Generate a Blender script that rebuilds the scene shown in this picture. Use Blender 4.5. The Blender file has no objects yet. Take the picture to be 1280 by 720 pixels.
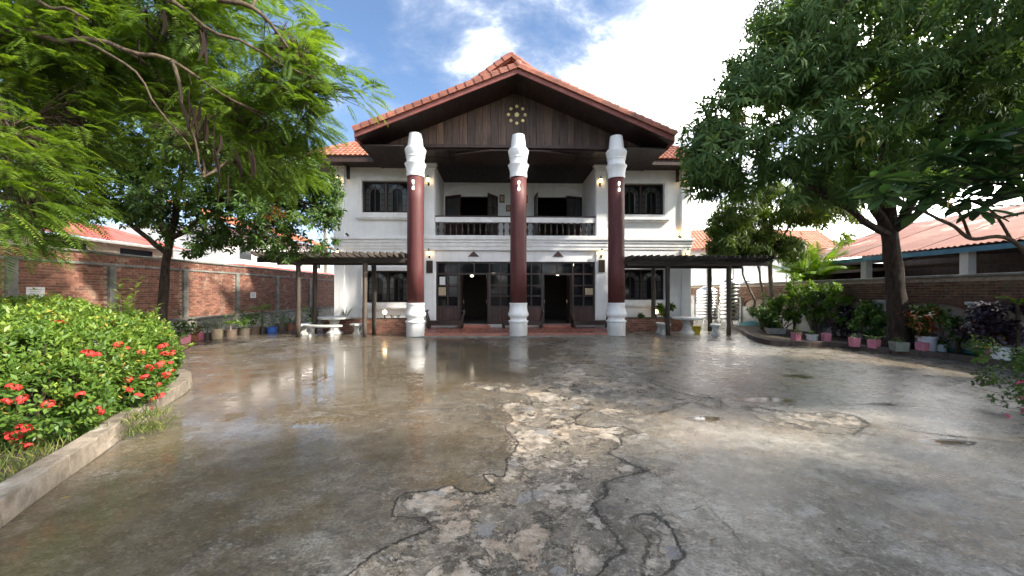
import bpy, math, random
import numpy as np
from mathutils import Vector, Matrix, noise as mnoise

# ------------------------------------------------------------------ camera, sky, sun, exposure
scene = bpy.context.scene
COL = scene.collection
F, CX, CY, H = 481.0, 640.0, 366.0, 1.6          # focal length in photo pixels, vanishing point, eye height
cam_d = bpy.data.cameras.new('camera'); cam = bpy.data.objects.new('camera', cam_d); COL.objects.link(cam)
cam.location = (0, 0, H); cam.rotation_euler = (math.radians(90), 0, 0)
cam_d.sensor_width = 36; cam_d.lens = F / 1280 * 36; cam_d.shift_y = 6 / 1280
cam_d.clip_start = 0.05; cam_d.clip_end = 3000
scene.camera = cam

SUN = Vector((1.0, -0.36, 0.86)).normalized()
sun_d = bpy.data.lights.new('sun', 'SUN'); sun = bpy.data.objects.new('sun', sun_d); COL.objects.link(sun)
sun_d.energy = 2.0; sun_d.angle = math.radians(2.2); sun_d.color = (1.0, 0.93, 0.82)
sun.rotation_euler = SUN.to_track_quat('Z', 'Y').to_euler(); sun.location = (20, -10, 25)

world = bpy.data.worlds.new('World'); scene.world = world; world.use_nodes = True
wn, wl = world.node_tree.nodes, world.node_tree.links
wn.clear()
def wnode(t, **k):
    n = wn.new(t)
    for a, b in k.items(): setattr(n, a, b)
    return n
w_out = wnode('ShaderNodeOutputWorld'); w_bg = wnode('ShaderNodeBackground')
w_sky = wnode('ShaderNodeTexSky', sky_type='NISHITA', sun_disc=False)
w_sky.sun_elevation = math.asin(SUN.z); w_sky.sun_rotation = math.atan2(SUN.x, SUN.y)
w_sky.air_density = 1.0; w_sky.dust_density = 0.2; w_sky.ozone_density = 3.0
w_tc = wnode('ShaderNodeTexCoord'); w_sep = wnode('ShaderNodeSeparateXYZ')
wl.new(w_tc.outputs['Generated'], w_sep.inputs[0])
def wmath(op, a, b=None, c=None):
    n = wnode('ShaderNodeMath', operation=op)
    for i, v in enumerate((a, b, c)):
        if v is None: continue
        if hasattr(v, 'links'): wl.new(v, n.inputs[i])
        else: n.inputs[i].default_value = v
    return n.outputs[0]
w_z = wmath('MAXIMUM', wmath('ADD', w_sep.outputs[2], 0.12), 0.06)
w_px = wmath('DIVIDE', w_sep.outputs[0], w_z); w_py = wmath('DIVIDE', w_sep.outputs[1], w_z)
w_cmb = wnode('ShaderNodeCombineXYZ'); wl.new(w_px, w_cmb.inputs[0]); wl.new(w_py, w_cmb.inputs[1])
w_map = wnode('ShaderNodeMapping'); w_map.inputs['Location'].default_value = (3.35, 1.15, 0); wl.new(w_cmb.outputs[0], w_map.inputs[0])
def wnoise(scale, detail, rough, dist):
    n = wnode('ShaderNodeTexNoise'); n.inputs['Scale'].default_value = scale; n.inputs['Detail'].default_value = detail
    n.inputs['Roughness'].default_value = rough; n.inputs['Distortion'].default_value = dist
    wl.new(w_map.outputs[0], n.inputs['Vector']); return n.outputs['Fac']
def wramp(x, a, b):
    n = wnode('ShaderNodeMapRange', interpolation_type='SMOOTHSTEP'); wl.new(x, n.inputs[0])
    n.inputs[1].default_value = a; n.inputs[2].default_value = b; return n.outputs[0]
w_big = wnoise(0.55, 2.0, 0.5, 0.2); w_fine = wnoise(2.1, 10.0, 0.62, 0.3)
# broad cloud bank: heavier towards the side of the sun, thinning on the other side
w_side = wmath('MULTIPLY', w_sep.outputs[0], 0.20)
w_cov = wmath('ADD', wmath('ADD', wmath('MULTIPLY', w_big, 0.55), wmath('MULTIPLY', w_fine, 0.62)), w_side)
w_cloud = wramp(w_cov, 0.485, 0.80)
w_haze = wramp(w_sep.outputs[2], 0.30, 0.0)
w_mask = wmath('MAXIMUM', w_cloud, wmath('MULTIPLY', w_haze, 0.6))
w_shade = wramp(w_fine, 0.25, 0.75)
w_cc = wnode('ShaderNodeMix', data_type='RGBA'); wl.new(wmath('MULTIPLY', wmath('POWER', w_cloud, 2.0), wmath('ADD', 0.45, wmath('MULTIPLY', w_shade, 0.55))), w_cc.inputs['Factor'])
w_cc.inputs['A'].default_value = (4.2, 4.4, 4.8, 1); w_cc.inputs['B'].default_value = (54, 53, 51, 1)
w_mix = wnode('ShaderNodeMix', data_type='RGBA'); wl.new(w_mask, w_mix.inputs['Factor'])
wl.new(w_sky.outputs[0], w_mix.inputs['A']); wl.new(w_cc.outputs['Result'], w_mix.inputs['B'])
wl.new(w_mix.outputs['Result'], w_bg.inputs['Color']); w_bg.inputs['Strength'].default_value = 0.05
wl.new(w_bg.outputs[0], w_out.inputs['Surface'])

scene.render.engine = 'CYCLES'
scene.view_settings.view_transform = 'Standard'; scene.view_settings.look = 'None'
scene.view_settings.exposure = 2.42; scene.view_settings.gamma = 1.0; scene.view_settings.use_curve_mapping = False

# ------------------------------------------------------------------ helpers
rng = np.random.default_rng(7)
random.seed(7)
R = math.radians
ALPHA = 0.031                                    # the house stands turned this little to the picture plane
BO = Vector((0.24, 14.3, 0)); BU = Vector((math.cos(ALPHA), math.sin(ALPHA), 0)); BV = Vector((-math.sin(ALPHA), math.cos(ALPHA), 0))
def ray(px, py): return Vector(((px - CX) / F, 1.0, -(py - CY) / F))
def G(px, py, z=0.0):                            # photo pixel -> point on level z
    d = ray(px, py); t = (z - H) / d.z
    return (d.x * t, t)
def S(px, py, Y):                                # photo pixel -> point at depth Y
    d = ray(px, py); return Vector((d.x * Y, Y, H + d.z * Y))
def B(px, py, v):                                # photo pixel -> (u, z) on a plane of the house at local depth v
    d = ray(px, py); c = Vector((0, 0, H))
    t = (v - (c - BO).dot(BV)) / d.dot(BV); p = c + d * t
    return ((p - BO).dot(BU), p.z)
def bu(px, v=2.6): return B(px, 366, v)[0]
def bz(py, v=2.6, px=640): return B(px, py, v)[1]
def W(u, v, z=0.0): return BO + BU * u + BV * v + Vector((0, 0, z))

def tag(o, label=None, cat=None, group=None, kind=None):
    if label: o['label'] = label
    if cat: o['category'] = cat
    if group: o['group'] = group
    if kind: o['kind'] = kind
    return o
def empty(name, loc=(0, 0, 0), rz=0.0, label=None, cat=None, group=None):
    o = bpy.data.objects.new(name, None); o.location = loc; o.rotation_euler = (0, 0, rz); o.empty_display_size = 0.2
    COL.objects.link(o); return tag(o, label, cat, group)
def link(name, me, parent=None, loc=None, rot=None, scale=None):
    o = bpy.data.objects.new(name, me); COL.objects.link(o)
    if parent is not None: o.parent = parent
    if loc is not None: o.location = loc
    if rot is not None: o.rotation_euler = rot
    if scale is not None: o.scale = scale
    return o
def copy_tree(o, parent=None):
    c = o.copy(); COL.objects.link(c); c.parent = parent
    for ch in list(o.children): copy_tree(ch, c)
    return c
def bevel(o, w, seg=2):
    m = o.modifiers.new('edge', 'BEVEL'); m.width = w; m.segments = seg; m.limit_method = 'ANGLE'; m.angle_limit = R(35)
    return o

class MB:
    def __init__(s): s.v = []; s.f = []; s.r = []
    def add(s, vs, fs, r=None):
        o = len(s.v); s.v += [tuple(p) for p in vs]; s.f += [tuple(i + o for i in f) for f in fs]
        if r is None: r = random.random()
        s.r += [r] * len(fs); return s
    def box(s, x0, x1, y0, y1, z0, z1, r=None):
        vs = [(x, y, z) for x in (x0, x1) for y in (y0, y1) for z in (z0, z1)]
        return s.add(vs, [(0, 1, 3, 2), (4, 6, 7, 5), (0, 4, 5, 1), (2, 3, 7, 6), (0, 2, 6, 4), (1, 5, 7, 3)], r)
    def hexa(s, a, r=None):                      # 8 corners: bottom 4 (ccw), top 4
        return s.add(a, [(3, 2, 1, 0), (4, 5, 6, 7), (0, 1, 5, 4), (1, 2, 6, 5), (2, 3, 7, 6), (3, 0, 4, 7)], r)
    def prism_v(s, poly, v0, v1, r=None):        # polygon in (u, z) extruded along v
        n = len(poly); vs = [(p[0], v0, p[1]) for p in poly] + [(p[0], v1, p[1]) for p in poly]
        fs = [tuple(range(n)), tuple(range(2 * n - 1, n - 1, -1))] + [(i, i + n, (i + 1) % n + n, (i + 1) % n) for i in range(n)]
        return s.add(vs, fs, r)
    def prism_z(s, poly, z0, z1, r=None):
        n = len(poly); vs = [(p[0], p[1], z0) for p in poly] + [(p[0], p[1], z1) for p in poly]
        fs = [tuple(range(n - 1, -1, -1)), tuple(range(n, 2 * n))] + [(i, (i + 1) % n, (i + 1) % n + n, i + n) for i in range(n)]
        return s.add(vs, fs, r)
    def lathe(s, prof, n=24, c=(0, 0, 0), r=None, cap=True):
        vs = []; fs = []; m = len(prof)
        for (rad, z) in prof:
            for k in range(n):
                a = 2 * math.pi * k / n; vs.append((c[0] + rad * math.cos(a), c[1] + rad * math.sin(a), c[2] + z))
        for i in range(m - 1):
            for k in range(n):
                k2 = (k + 1) % n; fs.append((i * n + k, i * n + k2, (i + 1) * n + k2, (i + 1) * n + k))
        if cap:
            fs.append(tuple(range(n - 1, -1, -1))); fs.append(tuple((m - 1) * n + k for k in range(n)))
        return s.add(vs, fs, r)
    def tube(s, pts, rad, n=8, r=None, cap=True):
        pts = [Vector(p) for p in pts]; m = len(pts)
        if not hasattr(rad, '__len__'): rad = [rad] * m
        vs = []; fs = []; up = Vector((0.13, 0.21, 0.97)); prev = None
        for i, p in enumerate(pts):
            t = (pts[min(i + 1, m - 1)] - pts[max(i - 1, 0)])
            if t.length < 1e-6: t = Vector((0, 0, 1))
            t.normalize()
            if prev is None:
                x = t.cross(up if abs(t.dot(up)) < 0.95 else Vector((1, 0, 0))).normalized()
            else: x = (prev - t * prev.dot(t)).normalized()
            y = t.cross(x); prev = x
            for k in range(n):
                a = 2 * math.pi * k / n; vs.append(p + (x * math.cos(a) + y * math.sin(a)) * rad[i])
        for i in range(m - 1):
            for k in range(n):
                k2 = (k + 1) % n; fs.append((i * n + k, i * n + k2, (i + 1) * n + k2, (i + 1) * n + k))
        if cap: fs.append(tuple(range(n - 1, -1, -1))); fs.append(tuple((m - 1) * n + k for k in range(n)))
        return s.add(vs, fs, r)
    def mesh(s, name, mat, smooth=False):
        me = bpy.data.meshes.new(name); me.from_pydata(s.v, [], s.f)
        a = me.attributes.new('rnd', 'FLOAT', 'FACE'); a.data.foreach_set('value', s.r)
        me.materials.append(mat)
        if smooth: me.shade_smooth()
        me.update(); return me
    def build(s, name, mat, parent=None, smooth=False, kind=None, bev=0):
        o = link(name, s.mesh(name, mat, smooth), parent)
        if kind: o['kind'] = kind
        if bev: bevel(o, bev)
        return o

def quads_mesh(name, V, FQ, rnd, mat, smooth=False):
    me = bpy.data.meshes.new(name); n = len(FQ); k = FQ.shape[1]
    me.vertices.add(len(V)); me.vertices.foreach_set('co', np.ascontiguousarray(V, dtype=np.float32).ravel())
    me.loops.add(n * k); me.loops.foreach_set('vertex_index', np.ascontiguousarray(FQ, dtype=np.int32).ravel())
    me.polygons.add(n); me.polygons.foreach_set('loop_start', np.arange(n, dtype=np.int32) * k)
    a = me.attributes.new('rnd', 'FLOAT', 'FACE'); a.data.foreach_set('value', np.ascontiguousarray(rnd, dtype=np.float32))
    me.materials.append(mat); me.update(calc_edges=True)
    if smooth: me.shade_smooth()
    return me

# ------------------------------------------------------------------ materials
def new_mat(name):
    m = bpy.data.materials.new(name); m.use_nodes = True; nt = m.node_tree; nt.nodes.clear()
    out = nt.nodes.new('ShaderNodeOutputMaterial'); bs = nt.nodes.new('ShaderNodeBsdfPrincipled')
    nt.links.new(bs.outputs[0], out.inputs[0]); return m, nt, bs, out
class NT:
    def __init__(s, nt): s.nt = nt; s._tc = None
    def n(s, t, **k):
        x = s.nt.nodes.new(t)
        for a, b in k.items(): setattr(x, a, b)
        return x
    def l(s, a, b): s.nt.links.new(a, b)
    def set(s, sock, v):
        if hasattr(v, 'links'): s.l(v, sock)
        else: sock.default_value = v
    def coord(s, scale=(1, 1, 1), which='Object'):
        if s._tc is None: s._tc = s.n('ShaderNodeTexCoord')
        m = s.n('ShaderNodeMapping'); m.inputs['Scale'].default_value = scale; s.l(s._tc.outputs[which], m.inputs[0]); return m.outputs[0]
    def geo(s, scale=(1, 1, 1)):                 # world position
        g = s.n('ShaderNodeNewGeometry'); m = s.n('ShaderNodeMapping'); m.inputs['Scale'].default_value = scale
        s.l(g.outputs['Position'], m.inputs[0]); return m.outputs[0]
    def noise(s, vec, scale=5, detail=4, rough=0.55, dist=0.0):
        x = s.n('ShaderNodeTexNoise'); s.l(vec, x.inputs['Vector']); x.inputs['Scale'].default_value = scale
        x.inputs['Detail'].default_value = detail; x.inputs['Roughness'].default_value = rough; x.inputs['Distortion'].default_value = dist
        return x.outputs['Fac']
    def math(s, op, a, b=None, c=None, clamp=False):
        x = s.n('ShaderNodeMath', operation=op); x.use_clamp = clamp
        for i, v in enumerate((a, b, c)):
            if v is not None: s.set(x.inputs[i], v)
        return x.outputs[0]
    def rng(s, x, a, b, c=0.0, d=1.0, smooth=True):
        m = s.n('ShaderNodeMapRange', interpolation_type='SMOOTHSTEP' if smooth else 'LINEAR'); s.set(m.inputs[0], x)
        for i, v in enumerate((a, b, c, d)): m.inputs[i + 1].default_value = v
        return m.outputs[0]
    def mix(s, fac, a, b):
        m = s.n('ShaderNodeMix', data_type='RGBA'); s.set(m.inputs['Factor'], fac)
        for k, v in (('A', a), ('B', b)):
            if hasattr(v, 'links'): s.l(v, m.inputs[k])
            else: m.inputs[k].default_value = (*v[:3], 1)
        return m.outputs['Result']
    def attr(s, name):
        a = s.n('ShaderNodeAttribute', attribute_type='GEOMETRY', attribute_name=name); return a.outputs['Fac']
    def objrnd(s): return s.n('ShaderNodeObjectInfo').outputs['Random']
    def ramp(s, x, stops):
        r = s.n('ShaderNodeValToRGB'); s.l(x, r.inputs[0]); e = r.color_ramp.elements
        while len(e) < len(stops): e.new(0.5)
        for i, (p, c) in enumerate(stops): e[i].position = p; e[i].color = (*c, 1)
        return r.outputs[0]
    def bump(s, h, strength=0.3, dist=0.01, normal=None):
        b = s.n('ShaderNodeBump'); b.inputs['Strength'].default_value = strength; b.inputs['Distance'].default_value = dist
        s.l(h, b.inputs['Height'])
        if normal is not None: s.l(normal, b.inputs['Normal'])
        return b.outputs[0]

def surf(name, c1, c2=None, rough=0.6, scale=6, bump=0.2, bdist=0.005, spec=0.4, piece=0.0, c3=None, stretch=(1, 1, 1), objr=0.0, world=True):
    """general weathered surface: two or three tones by noise, varied per piece (face attribute or object)"""
    m, nt, bs, out = new_mat(name); t = NT(nt)
    vec = t.geo(stretch) if world else t.coord(stretch)
    a = t.noise(vec, scale, 6, 0.6, 0.2); col = t.mix(t.rng(a, 0.33, 0.68), c1, c2 or c1)
    if c3: col = t.mix(t.rng(t.noise(vec, scale * 0.27, 5, 0.6, 0.5), 0.52, 0.72), col, c3)
    if piece or objr:
        src = t.attr('rnd') if piece else t.objrnd()
        k = t.rng(src, 0, 1, 1 - (piece or objr), 1 + (piece or objr) * 0.6, smooth=False)
        h = t.n('ShaderNodeHueSaturation'); t.l(k, h.inputs['Value']); t.l(col, h.inputs['Color']); col = h.outputs[0]
    t.l(col, bs.inputs['Base Color'])
    b = t.noise(vec, scale * 5, 5, 0.65)
    t.l(t.rng(a, 0.2, 0.8, max(0.02, rough - 0.12), min(1, rough + 0.1)), bs.inputs['Roughness'])
    bs.inputs['Specular IOR Level'].default_value = spec
    if bump: t.l(t.bump(b, bump, bdist), bs.inputs['Normal'])
    return m
def plain(name, c, rough=0.5, metal=0.0, emit=None, es=0):
    m, nt, bs, out = new_mat(name); bs.inputs['Base Color'].default_value = (*c, 1); bs.inputs['Roughness'].default_value = rough; bs.inputs['Metallic'].default_value = metal
    if emit: bs.inputs['Emission Color'].default_value = (*emit, 1); bs.inputs['Emission Strength'].default_value = es
    return m
def leaf_mat(name, stops, trans=0.35, rough=0.4, spec=0.4, tint=(1.25, 1.3, 0.5)):
    m, nt, bs, out = new_mat(name); t = NT(nt)
    col = t.ramp(t.attr('rnd'), stops)
    t.l(col, bs.inputs['Base Color']); bs.inputs['Roughness'].default_value = rough; bs.inputs['Specular IOR Level'].default_value = spec
    tr = t.n('ShaderNodeBsdfTranslucent')
    mm = t.n('ShaderNodeMix', data_type='RGBA', blend_type='MULTIPLY'); mm.inputs['Factor'].default_value = 1.0
    t.l(col, mm.inputs['A']); mm.inputs['B'].default_value = (*tint, 1); t.l(mm.outputs['Result'], tr.inputs['Color'])
    ms = t.n('ShaderNodeMixShader'); ms.inputs[0].default_value = trans; t.l(bs.outputs[0], ms.inputs[1]); t.l(tr.outputs[0], ms.inputs[2])
    t.l(ms.outputs[0], out.inputs[0]); return m
def wood(name, c1, c2, rough=0.55, axis=2, scale=1.0, objr=0.25, bump=0.35):
    m, nt, bs, out = new_mat(name); t = NT(nt)
    st = [14 * scale] * 3; st[axis] = 0.8 * scale
    vec = t.coord(tuple(st)); oi = t.objrnd()
    off = t.n('ShaderNodeVectorMath', operation='ADD'); t.l(vec, off.inputs[0])
    cx = t.n('ShaderNodeCombineXYZ'); t.l(t.math('MULTIPLY', oi, 37.0), cx.inputs[0]); t.l(t.math('MULTIPLY', oi, 19.0), cx.inputs[2]); t.l(cx.outputs[0], off.inputs[1])
    g = t.noise(off.outputs[0], 1.6, 6, 0.65, 0.6); st2 = t.noise(off.outputs[0], 0.35, 3, 0.5)
    col = t.mix(t.rng(g, 0.3, 0.72), c1, c2); k = t.rng(oi, 0, 1, 1 - objr, 1 + objr, smooth=False)
    h = t.n('ShaderNodeHueSaturation'); t.l(t.math('MULTIPLY', k, t.rng(st2, 0.3, 0.7, 0.75, 1.2)), h.inputs['Value']); t.l(col, h.inputs['Color'])
    t.l(h.outputs[0], bs.inputs['Base Color']); t.l(t.rng(g, 0.2, 0.8, rough + 0.15, rough - 0.1), bs.inputs['Roughness'])
    t.l(t.bump(g, bump, 0.004), bs.inputs['Normal']); return m

def plaster_mat():
    m, nt, bs, out = new_mat('white_plaster'); t = NT(nt)
    p = t.geo(); big = t.noise(p, 0.9, 6, 0.6, 0.4); st = t.noise(t.geo((3.2, 3.2, 0.22)), 1.6, 6, 0.65, 0.3); fine = t.noise(p, 26, 5, 0.6)
    col = t.mix(t.rng(big, 0.35, 0.7), (0.82, 0.825, 0.83), (0.74, 0.745, 0.74))
    col = t.mix(t.math('MULTIPLY', t.rng(st, 0.50, 0.74), 0.36), col, (0.52, 0.51, 0.47))
    zz = t.n('ShaderNodeSeparateXYZ'); t.l(p, zz.inputs[0])
    dirt = t.math('MULTIPLY', t.rng(t.math('ADD', zz.outputs[2], t.math('MULTIPLY', st, -0.7)), 0.35, -0.2), 0.55)
    col = t.mix(dirt, col, (0.34, 0.32, 0.28))
    t.l(col, bs.inputs['Base Color']); bs.inputs['Roughness'].default_value = 0.62; t.l(t.bump(fine, 0.15, 0.004), bs.inputs['Normal']); return m

M = {}
M['white'] = plaster_mat()
M['white_trim'] = surf('white_trim', (0.82, 0.82, 0.82), (0.70, 0.70, 0.69), 0.55, 3, 0.12)
M['column_red'] = surf('column_red', (0.110, 0.031, 0.029), (0.082, 0.023, 0.023), 0.6, 4, 0.1, c3=(0.125, 0.046, 0.041), stretch=(1.6, 1.6, 0.12))
M['dark_wood'] = wood('dark_wood', (0.028, 0.013, 0.009), (0.060, 0.028, 0.018))
M['gable_wood'] = wood('gable_wood', (0.040, 0.021, 0.014), (0.115, 0.066, 0.044), 0.6, objr=0.38)
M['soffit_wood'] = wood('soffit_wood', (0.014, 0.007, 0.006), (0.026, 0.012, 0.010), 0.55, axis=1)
M['frame_wood'] = wood('frame_wood', (0.020, 0.010, 0.008), (0.045, 0.022, 0.016), 0.4)
M['panel_wood'] = wood('panel_wood', (0.036, 0.013, 0.012), (0.070, 0.028, 0.024), 0.4)
M['fascia_red'] = surf('fascia_red', (0.22, 0.065, 0.050), (0.15, 0.048, 0.040), 0.55, 3, 0.2)
M['roof_tile'] = surf('roof_tile', (0.33, 0.120, 0.070), (0.24, 0.085, 0.054), 0.7, 5, 0.3, c3=(0.19, 0.10, 0.075), piece=0.28)
M['ridge_tile'] = surf('ridge_tile', (0.31, 0.108, 0.066), (0.22, 0.078, 0.052), 0.68, 6, 0.3, c3=(0.17, 0.09, 0.07), objr=0.28)
M['glass'] = plain('dark_glass', (0.010, 0.011, 0.013), 0.04)

M['pale_pane'] = plain('pale_pane', (0.050, 0.054, 0.056), 0.10)
M['glass'].node_tree.nodes['Principled BSDF'].inputs['Specular IOR Level'].default_value = .18
M['gold'] = plain('gold', (0.85, 0.68, 0.32), 0.4, 0.2)
M['porch_tile'] = surf('porch_tile', (0.40, 0.155, 0.110), (0.30, 0.115, 0.085), 0.30, 7, 0.12, objr=0.22)
M['grout'] = surf('grout', (0.30, 0.24, 0.20), (0.20, 0.16, 0.14), 0.8, 12, 0.2)
M['brick'] = surf('brick', (0.27, 0.120, 0.078), (0.165, 0.075, 0.054), 0.85, 9, 0.5, 0.006, c3=(0.30, 0.21, 0.15), objr=0.42)
M['brick_rows'] = surf('brick_rows', (0.27, 0.120, 0.078), (0.165, 0.075, 0.054), 0.85, 9, 0.5, 0.006, c3=(0.30, 0.21, 0.15), piece=0.42)
M['brick_old'] = surf('brick_old', (0.155, 0.078, 0.044), (0.085, 0.046, 0.030), 0.88, 9, 0.5, 0.006, c3=(0.11, 0.095, 0.06), piece=0.4)
M['mortar'] = surf('mortar', (0.36, 0.29, 0.22), (0.22, 0.17, 0.13), 0.9, 14, 0.4)
M['shaded_white'] = surf('shaded_white', (0.46, 0.46, 0.44), (0.34, 0.34, 0.32), 0.75, 2.5, 0.3, c3=(0.20, 0.20, 0.18))  # greyer copy of the white: the arcaded wall's shade is put into its colour
M['wall_concrete'] = surf('wall_concrete', (0.24, 0.23, 0.20), (0.14, 0.135, 0.12), 0.8, 4, 0.4, c3=(0.09, 0.09, 0.08))
M['plinth'] = surf('plinth', (0.40, 0.38, 0.33), (0.24, 0.23, 0.20), 0.85, 3.5, 0.6, 0.02, c3=(0.12, 0.12, 0.10))
M['kerb'] = surf('kerb', (0.26, 0.215, 0.165), (0.14, 0.115, 0.088), 0.8, 6, 0.9, 0.02, c3=(0.42, 0.39, 0.34), objr=0.2)
M['edging'] = surf('edging', (0.10, 0.070, 0.052), (0.055, 0.045, 0.038), 0.75, 6, 0.5, 0.01, c3=(0.16, 0.09, 0.06), objr=0.3)
M['soil'] = surf('soil', (0.07, 0.05, 0.035), (0.035, 0.027, 0.02), 0.9, 9, 0.9, 0.03, c3=(0.09, 0.08, 0.045))
M['terrazzo'] = surf('terrazzo', (0.52, 0.52, 0.50), (0.36, 0.36, 0.34), 0.5, 9, 0.2, c3=(0.30, 0.30, 0.28))
M['old_timber'] = wood('old_timber', (0.034, 0.025, 0.019), (0.105, 0.080, 0.060), 0.75, axis=2, bump=0.6)
M['old_rafter'] = wood('old_rafter', (0.028, 0.021, 0.017), (0.090, 0.072, 0.057), 0.75, axis=1, bump=0.6)
M['old_beam'] = wood('old_beam', (0.020, 0.015, 0.012), (0.055, 0.042, 0.033), 0.75, axis=0, bump=0.6)
M['black_iron'] = plain('black_iron', (0.012, 0.011, 0.010), 0.45, 0.4)
M['lamp_glass'] = plain('lamp_glass', (0.9, 0.75, 0.5), 0.3, 0, (1.0, 0.66, 0.30), 2.2)
M['lamp_white'] = plain('lamp_white', (0.9, 0.88, 0.8), 0.3, 0, (1.0, 0.86, 0.66), 1.3)
M['chrome'] = plain('chrome', (0.55, 0.55, 0.55), 0.3, 0.9)
M['bark'] = surf('bark', (0.115, 0.080, 0.048), (0.055, 0.038, 0.025), 0.9, 4, 1.0, 0.03, c3=(0.15, 0.12, 0.08), stretch=(3, 3, 0.7))
M['bark_dark'] = surf('bark_dark', (0.060, 0.038, 0.025), (0.018, 0.012, 0.008), 0.9, 5, 1.0, 0.05, c3=(0.10, 0.068, 0.042), stretch=(3, 3, 0.8))
M['bark_pale'] = surf('bark_pale', (0.24, 0.20, 0.15), (0.12, 0.095, 0.07), 0.85, 5, 0.7, 0.02, stretch=(2, 2, 0.7))
M['pod'] = plain('pod', (0.016, 0.010, 0.007), 0.7)
M['pod'].node_tree.nodes['Principled BSDF'].inputs['Specular IOR Level'].default_value = .08
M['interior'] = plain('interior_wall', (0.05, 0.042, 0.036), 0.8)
M['paper'] = surf('paper', (0.72, 0.72, 0.70), (0.62, 0.62, 0.60), 0.7, 20, 0)
M['paper_tan'] = surf('paper_tan', (0.46, 0.36, 0.24), (0.38, 0.30, 0.20), 0.7, 20, 0)
M['cream_wall'] = surf('cream_wall', (0.66, 0.56, 0.44), (0.52, 0.44, 0.34), 0.8, 1.5, 0.2, c3=(0.40, 0.33, 0.26))
M['far_white'] = surf('far_white', (0.72, 0.71, 0.69), (0.60, 0.60, 0.58), 0.8, 1.2, 0.1)
M['steel'] = plain('steel', (0.58, 0.57, 0.55), 0.24, 0.95)
M['blue_paint'] = surf('blue_paint', (0.10, 0.28, 0.42), (0.07, 0.20, 0.32), 0.5, 4, 0.1)
M['teal'] = surf('teal', (0.05, 0.20, 0.20), (0.03, 0.13, 0.14), 0.5, 5, 0.2)
M['petal_red'] = leaf_mat('petal_red', [(0, (0.50, 0.022, 0.022)), (0.6, (0.66, 0.050, 0.045)), (1, (0.74, 0.12, 0.09))], 0.2, 0.5, 0.2, (1.0, 0.9, 0.9))
M['petal_pink'] = leaf_mat('petal_pink', [(0, (0.65, 0.06, 0.18)), (1, (0.80, 0.16, 0.30))], 0.3, 0.5, 0.2, (1.2, 1, 1))
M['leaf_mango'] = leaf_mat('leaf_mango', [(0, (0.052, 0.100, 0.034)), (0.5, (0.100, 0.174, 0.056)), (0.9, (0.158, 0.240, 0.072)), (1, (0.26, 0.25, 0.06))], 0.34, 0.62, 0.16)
M['leaf_broad'] = leaf_mat('leaf_broad', [(0, (0.024, 0.054, 0.013)), (0.5, (0.056, 0.112, 0.022)), (1, (0.125, 0.195, 0.036))], 0.34, 0.48, 0.32)
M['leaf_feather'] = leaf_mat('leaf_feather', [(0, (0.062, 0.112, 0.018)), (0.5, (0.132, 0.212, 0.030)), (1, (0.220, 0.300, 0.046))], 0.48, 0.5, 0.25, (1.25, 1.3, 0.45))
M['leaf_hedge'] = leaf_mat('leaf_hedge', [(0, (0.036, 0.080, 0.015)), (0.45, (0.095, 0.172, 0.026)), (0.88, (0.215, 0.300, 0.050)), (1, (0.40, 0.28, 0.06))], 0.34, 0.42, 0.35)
M['leaf_plumeria'] = leaf_mat('leaf_plumeria', [(0, (0.026, 0.062, 0.024)), (0.5, (0.044, 0.098, 0.034)), (1, (0.070, 0.135, 0.045))], 0.30, 0.38, 0.45)
M['leaf_palm'] = leaf_mat('leaf_palm', [(0, (0.08, 0.17, 0.02)), (0.5, (0.15, 0.26, 0.03)), (1, (0.27, 0.35, 0.05))], 0.45, 0.4, 0.4)
M['leaf_shrub'] = leaf_mat('leaf_shrub', [(0, (0.032, 0.072, 0.015)), (0.5, (0.080, 0.155, 0.026)), (1, (0.20, 0.29, 0.05))], 0.40, 0.40, 0.4)
M['leaf_droop'] = leaf_mat('leaf_droop', [(0, (0.045, 0.085, 0.018)), (0.5, (0.090, 0.150, 0.028)), (1, (0.19, 0.25, 0.05))], 0.42, 0.45, 0.3)
M['leaf_purple'] = leaf_mat('leaf_purple', [(0, (0.018, 0.013, 0.018)), (0.6, (0.040, 0.022, 0.032)), (1, (0.075, 0.045, 0.05))], 0.2, 0.35, 0.5, (1.2, 0.8, 0.9))
M['leaf_croton'] = leaf_mat('leaf_croton', [(0, (0.06, 0.07, 0.02)), (0.4, (0.26, 0.065, 0.02)), (0.8, (0.42, 0.13, 0.035)), (1, (0.40, 0.28, 0.05))], 0.3, 0.35, 0.5, (1.2, 1, 0.6))
M['leaf_yellow'] = leaf_mat('leaf_yellow', [(0, (0.50, 0.36, 0.05)), (1, (0.68, 0.52, 0.12))], 0.35, 0.4, 0.3, (1.1, 1, 0.6))
M['leaf_grey'] = leaf_mat('leaf_grey', [(0, (0.10, 0.145, 0.085)), (1, (0.30, 0.34, 0.24))], 0.2, 0.45, 0.4)
M['grass'] = leaf_mat('grass', [(0, (0.06, 0.105, 0.02)), (0.6, (0.13, 0.18, 0.035)), (1, (0.28, 0.25, 0.09))], 0.35, 0.5, 0.3)
M['dead_leaf'] = leaf_mat('dead_leaf', [(0, (0.05, 0.035, 0.02)), (0.7, (0.14, 0.085, 0.035)), (1, (0.30, 0.22, 0.06))], 0.15, 0.6, 0.2)
POT = {}
def pot_mat(key, c):
    if key not in POT: POT[key] = surf('pot_' + key, c, tuple(x * 0.78 for x in c), 0.55, 8, 0.15, c3=tuple(x * 0.6 + 0.02 for x in c), world=False)
    return POT[key]

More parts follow.
